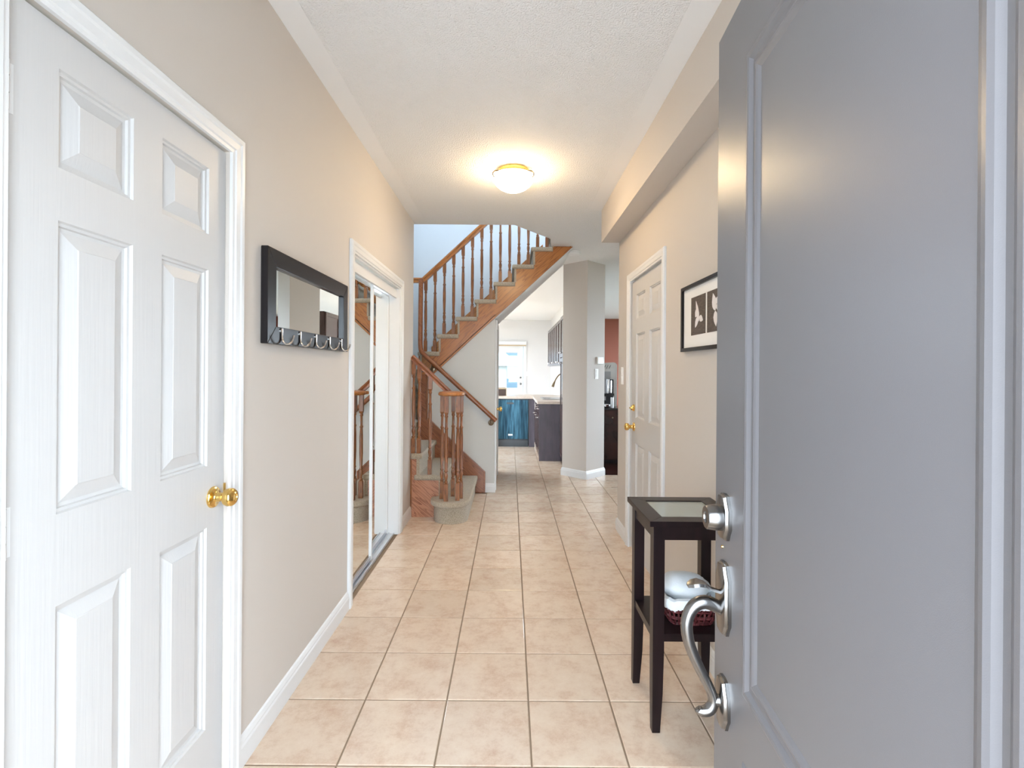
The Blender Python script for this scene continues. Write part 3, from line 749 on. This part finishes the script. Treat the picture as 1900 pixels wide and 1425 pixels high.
wh = thing('wall_handrail', 'round oak handrail on metal brackets along the stair wall', 'handrail', (-0.25, 5.2, .8))
hp_ = smoothpath([(-0.148, 5.215, .785), (-0.40, 5.215, 1.013), (-0.80, 5.215, 1.375), (-0.925, 5.220, 1.490), (-0.962, 5.232, 1.56), (-0.968, 5.245, 1.80), (-0.970, 5.262, 2.10), (-0.972, 5.285, 2.30)], 5)
b = MB(); b.tube(hp_, .0245, 14); b.build('rail', 'oak_skirt', wh, smooth=True)
for x, z in ((-0.205, .800), (-0.84, 1.372)):
    bb = MB(); pth = smoothpath([(x, 5.222, z+.012), (x, 5.230, z-.03), (x, 5.255, z-.045), (x, 5.298, z-.045)], 4); bb.tube(pth, .007, 8)
    br = bb.build('bracket', 'bronze', wh, smooth=True)
    MB().lathe([(.032, 0), (.030, -.006), (.018, -.010), (.001, -.011)], (x, YS-.0005, z-.045), 20, 'y').build('rosette', 'bronze', br, smooth=True)

# ------------------------------------------------------------------ side table, basket
TX, TX1, TY, TY1, TZ = 0.512, 0.872, 1.778, 2.128, 0.782
tb = thing('side_table', 'tall dark espresso wood side table with a glass inset top', 'table', ((TX+TX1)/2, (TY+TY1)/2, 0))
fwid = 0.062
for nm, p in (('top_frame', [(TX, TY), (TX1, TY), (TX1-fwid, TY+fwid), (TX+fwid, TY+fwid)]), ('top_frame', [(TX, TY1), (TX1, TY1), (TX1-fwid, TY1-fwid), (TX+fwid, TY1-fwid)]),
              ('top_frame', [(TX, TY), (TX+fwid, TY+fwid), (TX+fwid, TY1-fwid), (TX, TY1)]), ('top_frame', [(TX1, TY), (TX1-fwid, TY+fwid), (TX1-fwid, TY1-fwid), (TX1, TY1)])):
    MB().prism(p, 'z', TZ-.020, TZ).build(nm, 'espresso_wood', tb, bevel=.0015)
MB().box(TX+fwid, TX1-fwid, TY+fwid, TY1-fwid, TZ-.012, TZ-.004).build('glass_inset', 'table_glass', tb)
LX0, LX1, LY0, LY1, LS = TX+.018, TX1-.018, TY+.018, TY1-.018, .042
for sx in (0, 1):
    for sy in (0, 1):
        xa, xb = (LX0, LX0+LS) if sx == 0 else (LX1-LS, LX1)
        ya, yb = (LY0, LY0+LS) if sy == 0 else (LY1-LS, LY1)
        b = MB(); rings = []
        for z, k_ in ((TZ-.020, 0), (.30, 0), (.14, .004), (.0, .013)):
            xx0, xx1, yy0, yy1 = xa, xb, ya, yb
            if sx == 0: xx1 -= k_
            else: xx0 += k_
            if sy == 0: yy1 -= k_
            else: yy0 += k_
            rings.append([b.bm.verts.new(p) for p in ((xx0, yy0, z), (xx1, yy0, z), (xx1, yy1, z), (xx0, yy1, z))])
        for A, B in zip(rings, rings[1:]):
            for i in range(4): b.face([A[i], A[(i+1) % 4], B[(i+1) % 4], B[i]])
        b.face(rings[0]); b.face(rings[-1][::-1]); b.build('leg', 'espresso_wood', tb, bevel=.0015)
az0, az1 = TZ-.075, TZ-.020
MB().box(LX0+LS, LX1-LS, LY0+.006, LY0+.024, az0, az1).build('apron', 'espresso_wood', tb)
MB().box(LX0+LS, LX1-LS, LY1-.024, LY1-.006, az0, az1).build('apron', 'espresso_wood', tb)
MB().box(LX0+.006, LX0+.024, LY0+LS, LY1-LS, az0, az1).build('apron', 'espresso_wood', tb)
MB().box(LX1-.024, LX1-.006, LY0+LS, LY1-LS, az0, az1).build('apron', 'espresso_wood', tb)
SZ = 0.362
b = MB(); b.prism([(LX0+LS, LY0+.004), (LX1-LS, LY0+.004), (LX1-LS, LY0+LS), (LX1-.004, LY0+LS), (LX1-.004, LY1-LS), (LX1-LS, LY1-LS), (LX1-LS, LY1-.004), (LX0+LS, LY1-.004), (LX0+LS, LY1-LS), (LX0+.004, LY1-LS), (LX0+.004, LY0+LS), (LX0+LS, LY0+LS)], 'z', SZ-.028, SZ)
b.build('shelf', 'espresso_wood', tb)

bx0, bx1, by0, by1 = 0.600, 0.806, 1.838, 2.068
bk = thing('wicker_basket', 'small dark wicker basket with a white cloth liner on the table shelf', 'basket', ((bx0+bx1)/2, (by0+by1)/2, SZ))
def rrect(x0, x1, y0, y1, r, n=5):
    pts = []
    for cx, cy, a0 in ((x1-r, y1-r, 0), (x0+r, y1-r, PI/2), (x0+r, y0+r, PI), (x1-r, y0+r, 1.5*PI)):
        for i in range(n+1):
            a = a0+PI/2*i/n; pts.append((cx+r*math.cos(a), cy+r*math.sin(a)))
    return pts
def resample(pts, n):
    P_ = [Vector(p) for p in pts]+[Vector(pts[0])]; L_ = [0]
    for i in range(1, len(P_)): L_.append(L_[-1]+(P_[i]-P_[i-1]).length)
    out = []; k = 0
    for i in range(n):
        s = L_[-1]*i/n
        while L_[k+1] < s: k += 1
        f = (s-L_[k])/(L_[k+1]-L_[k]); out.append(P_[k].lerp(P_[k+1], f))
    return out
loop_lo = resample(rrect(bx0+.022, bx1-.022, by0+.022, by1-.022, .03), 44); loop_hi = resample(rrect(bx0, bx1, by0, by1, .035), 44)
b = MB(); b.prism([(p.x*.97+(bx0+bx1)/2*.03, p.y*.97+(by0+by1)/2*.03) for p in loop_lo], 'z', SZ+.002, SZ+.014); b.build('basket_base', 'wicker', bk)
b = MB()
for i in range(44):
    p, q_ = loop_lo[i], loop_hi[i]; sgn = 1 if i % 2 else -1
    c_ = Vector(((bx0+bx1)/2, (by0+by1)/2)); path = []
    for s in range(7):
        f = s/6; pp = p.lerp(q_, f); n_ = (pp-c_).normalized()*(.004*sgn*math.sin(f*PI*2))
        path.append((pp.x+n_.x, pp.y+n_.y, SZ+.004+f*.082))
    b.tube(path, .0042, 5)
for z, lo_ in ((.006, 0.0), (.030, .35), (.058, .7)):
    for off in (-.003, .003):
        pp = [loop_lo[i].lerp(loop_hi[i], lo_) for i in range(44)]+[loop_lo[0].lerp(loop_hi[0], lo_)]
        b.tube([(v.x, v.y, SZ+z+off) for v in pp], .003, 5)
o = b.build('weave', 'wicker', bk, smooth=True)
b = MB(); ro = rrect(bx0-.006, bx1+.006, by0-.006, by1+.006, .038); ri = rrect(bx0+.006, bx1-.006, by0+.006, by1-.006, .03)
prev = None
for loop, z in ((ro, .070), (ro, .074), (rrect(bx0-.009, bx1+.009, by0-.009, by1+.009, .04), .088), (ro, .104), (ri, .108), (ri, .06)):
    ring = [b.bm.verts.new((x, y, SZ+z+.003*math.sin(i*1.9))) for i, (x, y) in enumerate(loop)]
    if prev:
        n = len(ring)
        for i in range(n): b.face([prev[i], prev[(i+1) % n], ring[(i+1) % n], ring[i]])
    prev = ring
b.face(prev); b.build('cloth_liner', 'cloth', bk, smooth=True)
# folded white cloth in the basket
b = MB(); prof = []
for i in range(17):
    a = 2*PI*i/16
for jx in range(15):
    f = jx/14; x = bx0+.006+f*(bx1-bx0-.012); s = math.sin(PI*min(max(f*1.06-.03, 0.02), .98))**.38
    ring = []
    for i in range(20):
        a = 2*PI*i/20
        y = (by0+by1)/2+.012+.085*s*math.cos(a); z = SZ+.098+.052*s*(math.sin(a))+.006*math.sin(f*7+1)+.012*f*(1-f)*4
        ring.append(b.bm.verts.new((x, y, max(z, SZ+.062))))
    if prof:
        for i in range(20): b.face([prof[i], prof[(i+1) % 20], ring[(i+1) % 20], ring[i]])
    else: b.face(ring[::-1])
    prof = ring
b.face(prof)
tag(b.build('folded_cloth', 'cloth', smooth=True), 'rolled white cloth lying in the dark wicker basket', 'cloth')

# ------------------------------------------------------------------ framed picture
PX = XR-0.022
PY1, PY0, PZ0, PZ1 = 2.545, 1.745, 1.428, 1.757
pf = thing('framed_picture', 'black framed picture with pale flower photographs in a white mat', 'picture', (XR, (PY0+PY1)/2, PZ0))
pw = 0.018
for nm, ya, yb, za, zb in (('frame_rail', PY0, PY1, PZ1-pw, PZ1), ('frame_rail', PY0, PY1, PZ0, PZ0+pw), ('frame_stile', PY0, PY0+pw, PZ0+pw, PZ1-pw), ('frame_stile', PY1-pw, PY1, PZ0+pw, PZ1-pw)):
    MB().box(PX, XR, ya, yb, za, zb).build(nm, 'black_frame', pf, bevel=.001)
MB().box(XR-.010, XR-.002, PY0+pw, PY1-pw, PZ0+pw, PZ1-pw).build('mat_board', 'paper', pf)
PETALS = [[((.10, .06), (.062, .165), .016), ((.085, .12), (.055, .085), .020), ((.105, .082), (.150, .062), .016), ((.088, .085), (.055, .035), .016)],
          [((.09, .09), (.065, .17), .024), ((.10, .10), (.150, .115), .018), ((.09, .09), (.10, .02), .022), ((.10, .12), (.12, .15), .014)],
          [((.09, .09), (.12, .165), .02), ((.09, .09), (.04, .12), .02), ((.09, .09), (.14, .05), .02), ((.09, .09), (.06, .03), .018)]]
for i in range(3):
    yb = 2.425-i*.196; ya = yb-.178; za, zb = 1.505, 1.690
    ph = MB().box(XR-.0112, XR-.0098, ya, yb, za, zb).build('photograph', 'photo_brown', pf)
    pm = MB()
    for (p0, p1, w) in PETALS[i]:
        # flat printed petals: leaf outlines (y measured from the far edge)
        a_ = Vector((yb-p0[0], za+p0[1])); b_ = Vector((yb-p1[0], za+p1[1])); d_ = b_-a_; n_ = Vector((-d_.y, d_.x)).normalized()
        pts = []
        for s in (1, -1):
            rng = [0, .15, .35, .6, .8, .93, 1.0] if s == 1 else [.93, .8, .6, .35, .15]
            for f in rng: 
                ww = w*math.sin(PI*min(1, f**.8))*s
                pp = a_+d_*f+n_*ww; pts.append((pp.x, pp.y))
        pm.prism(pts, 'x', XR-.0118-.0002*PETALS[i].index((p0, p1, w)), XR-.0111)
    pm.build('flower_print', 'petal', ph)

# ------------------------------------------------------------------ switches, thermostat
def switch_plate(name, label, loc, nrm, rockers=1, w=.072, hgt=.118):
    ang = math.atan2(nrm[1], nrm[0])+PI/2      # local -y looks along nrm
    r = thing(name, label, 'switch', loc, ang)
    MB().box(-w/2, w/2, -.006, 0, -hgt/2, hgt/2).build('plate', 'white_plastic', r, bevel=.002, local=True)
    for i in range(rockers):
        zc = 0 if rockers == 1 else (-.026+.052*i)
        hh = .033 if rockers == 1 else .022
        MB().hexa([(-.017, -.006, zc-hh), (.017, -.006, zc-hh), (.017, -.006, zc+hh), (-.017, -.006, zc+hh)], [(-.017, -.0075, zc-hh), (.017, -.0075, zc-hh), (.017, -.011, zc+hh), (-.017, -.011, zc+hh)]).build('rocker', 'white_plastic', r, local=True)
    return r
switch_plate('light_switch', 'white light switch between the garage door and wall corner', (XR, 3.945, 1.288), (-1, 0), 2, .07, .14)
cn = Vector((.260, -.265)).normalized()
def on_col(tt): return (0.930+.265*tt, 5.955+.260*tt)
px, py = on_col(.53)
switch_plate('light_switch', 'white light switch on the angled column below the thermostat', (px, py, 1.285), (cn.x, cn.y), 2, .07, .125)
px, py = on_col(.70)
th = thing('thermostat', 'small white thermostat with grey display on the angled column', 'thermostat', (px, py, 1.452), math.atan2(cn.y, cn.x)+PI/2)
MB().box(-.062, .062, -.022, 0, -.046, .046).build('case', 'white_plastic', th, bevel=.008, seg=3, local=True)
MB().box(-.012, .034, -.0235, -.0215, -.016, .026).build('display', 'stainless', th, local=True)
for zz in (-.012, .010): MB().box(.043, .053, -.0245, -.0215, zz-.006, zz+.006).build('button', 'stainless', th, local=True)
switch_plate('light_switch', 'white light switch beside the garden door', (.46, 13.2, 1.225), (0, -1), 1, .085, .12)

# ------------------------------------------------------------------ kitchen
CT0, CT1 = 0.832, 0.872
ct = MB(); ct.prism([(-1.5, 8.41), (.395, 8.41), (.395, 7.125), (1.08, 7.125), (1.08, 9.10), (-1.5, 9.10)], 'z', CT0, CT1)
tag(ct.build('countertop', 'counter', bevel=.004), 'pale tan L-shaped kitchen countertop over the dishwasher', 'countertop')
dw = thing('dishwasher', 'black framed dishwasher with reflected blue painted into its steel door', 'dishwasher', (.025, 8.7, 0))
MB().box(-.275, .325, 8.46, 9.02, .10, CT0-.003).build('body', 'dishwasher_black', dw)
MB().box(-.262, .312, 8.438, 8.459, .135, .812).build('door', 'dishwasher_steel_glare', dw, bevel=.004)
MB().box(-.060, .062, 8.434, 8.4375, .735, .768).build('handle_pocket', 'dishwasher_black', dw, bevel=.001)
MB().box(-.030, .045, 8.4335, 8.4375, .195, .222).build('badge', 'white_plastic', dw)
MB().box(-.262, .312, 8.4360, 8.459, .02, .120).build('kick_plate', 'dishwasher_black', dw, bevel=.004)
MB().box(-.270, .320, 8.47, 9.00, 0, .10).build('base', 'dishwasher_black', dw)
def knob_small(parent, x, y, z):
    MB().lathe([(.007, 0), (.006, -.012), (.014, -.020), (.014, -.026), (.006, -.031)], (x, y, z), 12, 'x').build('knob', 'chrome', parent, smooth=True)
def front_x(parent, nm, x, y0, y1, z0, z1, m='espresso_cabinet', ky=None, kz=None):
    """shaker front in plane x, facing -x"""
    b = MB(); b.box(x-.014, x, y0, y1, z0, z1)
    w = .05
    if z1-z0 > .25:
        for ya, yb, za, zb in ((y0, y1, z0, z0+w), (y0, y1, z1-w, z1), (y0, y0+w, z0+w, z1-w), (y1-w, y1, z0+w, z1-w)): b.box(x-.022, x-.0141, ya, yb, za, zb)
    d = b.build(nm, m, parent)
    if ky is not None:
        knob_small(d, x-.022 if z1-z0 > .25 else x-.014, ky, kz)
    return d
units = [(7.14, 7.57, 'base cabinet at the end of the counter with wide bare end panel'), (7.572, 8.00, 'dark base cabinet under the sink'), (8.002, 8.43, 'dark corner base cabinet meeting the dishwasher run')]
for i, (ya, yb, lab) in enumerate(units):
    u_ = thing('base_cabinet', 'dark '+lab if not lab.startswith('dark') else lab, 'cabinet', (.75, (ya+yb)/2, 0), group='dark kitchen base cabinets')
    MB().box(.445, 1.078, ya+.014 if i == 0 else ya, yb, .0, CT0-.002).build('body', 'espresso_cabinet', u_)
    if i == 0: MB().box(.425, 1.078, ya, ya+.0135, .0, CT0-.002).build('end_panel', 'cabinet_end_sheen', u_)
    front_x(u_, 'drawer', .444, ya+.016, yb-.003, .665, .820, ky=(ya+yb)/2, kz=.745)
    front_x(u_, 'door', .444, ya+.016, yb-.003, .10, .655, ky=yb-.06, kz=.60)
fp = thing('base_cabinet', 'narrow dark filler cabinet right beside the dishwasher', 'cabinet', (.38, 8.7, 0), group='dark kitchen base cabinets')
MB().box(.327, .424, 8.455, 9.02, 0, CT0-.002).build('body', 'espresso_cabinet', fp); MB().box(.329, .424, 8.440, 8.454, 0, CT0-.004).build('front_panel', 'cabinet_end_sheen', fp)
lc = thing('base_cabinet', 'dark base cabinet on the wall side of the dishwasher', 'cabinet', (-.8, 8.7, 0), group='dark kitchen base cabinets')
MB().box(-1.48, -.277, 8.455, 9.02, 0, CT0-.002).build('body', 'espresso_cabinet', lc); MB().box(-1.47, -.88, 8.440, 8.454, .1, CT0-.004).build('door', 'espresso_cabinet', lc); MB().box(-.874, -.280, 8.440, 8.454, .1, CT0-.004).build('door', 'espresso_cabinet', lc)
# pantry
pn = thing('pantry_cabinet', 'tall dark pantry cabinet just behind the angled column', 'cabinet', (.9, 6.85, 0))
MB().box(.745, 1.078, 6.58, 7.115, .0, 2.10).build('body', 'espresso_cabinet', pn)
front_x(pn, 'door', .744, 6.59, 7.10, .10, 1.50, ky=7.04, kz=1.43); front_x(pn, 'door', .744, 6.59, 7.10, 1.512, 2.09, ky=7.04, kz=1.58)
# wall cabinets
for i in range(6):
    ya = 7.30+i*.402
    u_ = thing('wall_cabinet', ['dark wall cabinet hanging next to the tall pantry', 'second dark wall cabinet along from the tall pantry', 'third dark wall cabinet along from the tall pantry',
               'third dark wall cabinet back from the open end of the row', 'second dark wall cabinet back from the open end of the row', 'dark wall cabinet ending the row towards the garden door'][i], 'cabinet', (.92, ya+.2, 1.40), group='row of dark kitchen wall cabinets')
    MB().box(.765, 1.078, ya, ya+.40, 1.40, 2.10).build('body', 'espresso_cabinet', u_)
    front_x(u_, 'door', .764, ya+.003, ya+.397, 1.405, 2.095, ky=ya+(.35 if i % 2 == 0 else .05), kz=1.455)
# sink and faucet
sk_ = thing('kitchen_sink', 'dark rimmed sink set in the tan countertop', 'sink', (.72, 7.85, CT1))
b = MB(); b.prism([(.50, 7.55), (.93, 7.55), (.93, 8.15), (.50, 8.15)], 'z', CT1, CT1+.006); b.build('rim', 'stainless', sk_, bevel=.002)
MB().prism([(.53, 7.58), (.90, 7.58), (.90, 8.12), (.53, 8.12)], 'z', CT1+.0061, CT1+.0072).build('basin', 'dishwasher_black', sk_)
fc = thing('faucet', 'bronze gooseneck kitchen faucet with pull-down spray head', 'faucet', (.97, 7.88, CT1))
MB().lathe([(.028, 0), (.028, .012), (.018, .02), (.016, .05)], (.97, 7.88, CT1), 16).build('base', 'bronze', fc, smooth=True)
b = MB(); b.tube(smoothpath([(.97, 7.88, CT1+.04), (.97, 7.88, CT1+.25), (.95, 7.88, CT1+.36), (.88, 7.88, CT1+.415), (.80, 7.88, CT1+.39), (.745, 7.88, CT1+.33), (.715, 7.88, CT1+.27)], 4), .012, 10); b.build('neck', 'bronze', fc, smooth=True)
b = MB(); b.tube([(.717, 7.88, CT1+.275), (.70, 7.88, CT1+.235), (.682, 7.88, CT1+.185)], [.014, .020, .024], 12); b.build('spray_head', 'bronze', fc, smooth=True)
bxs = thing('storage_box', 'low brown box with a light wooden rim on the kitchen counter', 'box', (-.2, 8.75, CT1))
b = MB(); b.box(-.42, -.075, 8.62, 8.86, CT1, CT1+.012)
for s in ((-.42, -.075, 8.62, 8.634), (-.42, -.075, 8.846, 8.86), (-.42, -.406, 8.634, 8.846), (-.089, -.075, 8.634, 8.846)): b.box(*s, CT1+.012, CT1+.115)
b.build('box_body', 'wood_box', bxs)
b = MB()
for s in ((-.43, -.065, 8.61, 8.636), (-.43, -.065, 8.844, 8.87), (-.43, -.404, 8.636, 8.844), (-.091, -.065, 8.636, 8.844)): b.box(*s, CT1+.1151, CT1+.135)
b.box(-.075, -.064, 8.61, 8.62, CT1, CT1+.115)
b.build('rim', 'box_rim', bxs)

# garden door (half-lite) with frame, blind cassette
gd = thing('door_4', 'white garden door with a glass pane beyond the kitchen', 'door', (-.07, 13.25, 0), kind='structure')
GX0, GX1, GZ0, GZ1 = -.38, .20, .83, 1.80
b = MB()
for s in ((-.49, GX0, .01, 2.03), (GX1, .34, .01, 2.03), (GX0, GX1, .01, GZ0), (GX0, GX1, GZ1, 2.03)): b.box(s[0], s[1], 13.235, 13.28, s[2], s[3])
b.build('door_slab', 'white_trim', gd)
b = MB()
for s in ((GX0-.02, GX0+.012, GZ0-.02, GZ1+.02), (GX1-.012, GX1+.02, GZ0-.02, GZ1+.02), (GX0+.012, GX1-.012, GZ0-.02, GZ0+.012), (GX0+.012, GX1-.012, GZ1-.012, GZ1+.02)): b.box(s[0], s[1], 13.228, 13.2345, s[2], s[3])
b.build('glazing_bead', 'white_trim', gd)
MB().box(GX0, GX1, 13.255, 13.260, GZ0, GZ1).build('pane', 'pane', gd)
MB().lathe([(.03, 0), (.028, -.01), (.012, -.02), (.012, -.04), (.026, -.05), (.026, -.065), (.012, -.072)], (.275, 13.2349, .95), 16, 'y').build('door_knob', 'nickel', gd, smooth=True)
MB().lathe([(.028, 0), (.024, -.015), (.01, -.018)], (.275, 13.2349, 1.12), 16, 'y').build('deadbolt', 'nickel', gd, smooth=True)
b = MB()
for s in ((-.58, -.50, 0, 2.05), (.35, .43, 0, 2.05), (-.58, .43, 2.0501, 2.10)): b.box(s[0], s[1], 13.185, 13.1999, s[2], s[3])
struct(b.build('trim_8', 'white_trim'), 'white casing around the garden door', 'trim')
rb = thing('roller_blind', 'rolled-up white blind cassette above the garden door', 'blind', (-.05, 13.15, 1.99))
MB().box(-.60, .43, 13.11, 13.184, 2.0, 2.09).build('cassette', 'white_trim', rb, bevel=.01)
MB().box(-.585, .415, 13.135, 13.15, 1.965, 1.9995).build('hem_bar', 'box_rim', rb)

# ------------------------------------------------------------------ dining buffet and coffee things
BZ = 0.795
bf = thing('buffet_cabinet', 'dark reddish-brown wooden buffet beside the red wall', 'cabinet', (1.8, 7.2, 0))
MB().box(1.24, 2.5, 6.97, 7.45, 0.06, BZ-.025).build('body', 'dark_floor', bf)
MB().box(1.22, 2.52, 6.94, 7.47, BZ-.025, BZ).build('top', 'dark_counter', bf, bevel=.003)
MB().box(1.26, 2.48, 6.99, 7.43, 0, .06).build('plinth', 'espresso_wood', bf)
for i in range(3):
    xa = 1.255+i*.413
    dr = MB().box(xa, xa+.405, 6.953, 6.969, .56, .755).build('drawer', 'dark_floor', bf, bevel=.002); MB().lathe([(.006, 0), (.006, -.012), (.014, -.02), (.004, -.026)], (xa+.2, 6.953, .66), 12, 'y').build('knob', 'bronze', dr, smooth=True)
    do = MB().box(xa, xa+.405, 6.953, 6.969, .08, .55).build('door', 'dark_floor', bf, bevel=.002); MB().lathe([(.006, 0), (.006, -.012), (.014, -.02), (.004, -.026)], (xa+.35, 6.953, .46), 12, 'y').build('knob', 'bronze', do, smooth=True)
# tall pale appliance with rounded top
ap = thing('tall_appliance', 'tall pale grey round-shouldered appliance with dark slots on the buffet', 'appliance', (1.45, 7.32, BZ))
prof = [(1.315, BZ), (1.585, BZ), (1.585, 1.40)]+arc(1.535, 1.40, .05, 0, PI/2, 5)[1:]+arc(1.375, 1.38, .06, PI/2, PI, 6)
MB().prism(prof, 'y', 7.27, 7.44).build('body', 'pale_metal', ap, bevel=.004)
for i in range(4):
    x = 1.36+i*.038
    MB().tube([(x-.008, 7.268, 1.355), (x-.002, 7.266, 1.375), (x+.008, 7.266, 1.395), (x+.016, 7.268, 1.408)], .0035, 6).build('slot', 'black_plastic', ap)
MB().box(1.345, 1.49, 7.264, 7.2695, 1.19, 1.315).build('panel', 'stainless', ap, bevel=.002)
ep = thing('espresso_machine', 'stainless and black coffee machine in front of the pale appliance', 'coffee machine', (1.40, 7.13, BZ))
MB().box(1.315, 1.385, 7.08, 7.22, BZ+.10, 1.225).build('steel_body', 'stainless', ep, bevel=.006)
MB().box(1.315, 1.345, 7.08, 7.22, BZ, BZ+.0995).build('foot', 'stainless', ep)
MB().box(1.386, 1.50, 7.10, 7.22, BZ, 1.20).build('brewer', 'black_plastic', ep, bevel=.008)
MB().lathe([(.020, 0), (.022, .005), (.022, .19), (.012, .205)], (1.408, 7.072, 1.00), 14).build('tank', 'chrome', ep, smooth=True)
MB().lathe([(.014, 0), (.014, .18)], (1.455, 7.078, 1.005), 12).build('tank', 'chrome', ep, smooth=True)
MB().box(1.345, 1.50, 7.05, 7.0995, .955, .998).build('brew_head', 'black_plastic', ep, bevel=.004)
MB().box(1.332, 1.340, 7.076, 7.0799, 1.10, 1.16).build('gauge', 'white_plastic', ep)
ja = thing('storage_jar', 'pale cylindrical jar with dark lid beside the coffee machine', 'jar', (1.462, 7.02, BZ))
MB().lathe([(.020, 0), (.022, .006), (.022, .14), (.018, .15)], (1.462, 7.02, BZ), 18).build('jar_body', 'white_plastic', ja, smooth=True)
MB().lathe([(.021, .1505), (.021, .17), (.012, .178)], (1.462, 7.02, BZ), 18).build('lid', 'black_plastic', ja, smooth=True)
gdsh = MB(); gdsh.lathe([(.02, 0), (.045, .004), (.062, .03), (.066, .05), (.062, .05), (.055, .03), (.04, .01), (.001, .008)], (1.372, 7.005, BZ), 24)
tag(gdsh.build('serving_dish', 'chrome', smooth=True), 'shiny shallow dish on the dark buffet top', 'dish')

# ------------------------------------------------------------------ outside
struct(MB().box(-40, 40, -30, 60, -0.6, -0.35).build('ground', 'grass'), 'lawn outside the house', 'ground')
nh = thing('neighbour_house', 'white neighbouring house with grey shingled roof beyond the garden door', 'house', (-2.2, 25, -.35))
MB().box(-6.0, -.22, 23.0, 29, -.35, 1.55).build('wall', 'siding', nh)
b = MB(); v = [b.bm.verts.new(p) for p in ((-6.4, 22.6, 1.5), (.45, 22.6, 1.5), (.45, 29.4, 1.5), (-6.4, 29.4, 1.5), (-4.2, 26, 3.4), (-1.6, 26, 3.4))]
for f in ((0, 1, 5, 4), (1, 2, 5), (2, 3, 4, 5), (3, 0, 4), (3, 2, 1, 0)): b.face([v[i] for i in f])
b.build('roof', 'shingle', nh)
nh2 = thing('neighbour_building', 'blue-grey neighbouring building behind the white house', 'house', (2, 36, -.35))  # neighbouring building filling the bluish view behind the white house
MB().box(-9, 6, 36, 42, -.35, 3.6).build('wall', 'blue_siding', nh2)
MB().prism([(-9.4, 3.6), (6.4, 3.6), (6.4, 3.75), (-1.5, 6.0), (-9.4, 3.75)], 'y', 35.7, 42.3).build('roof', 'shingle', nh2)
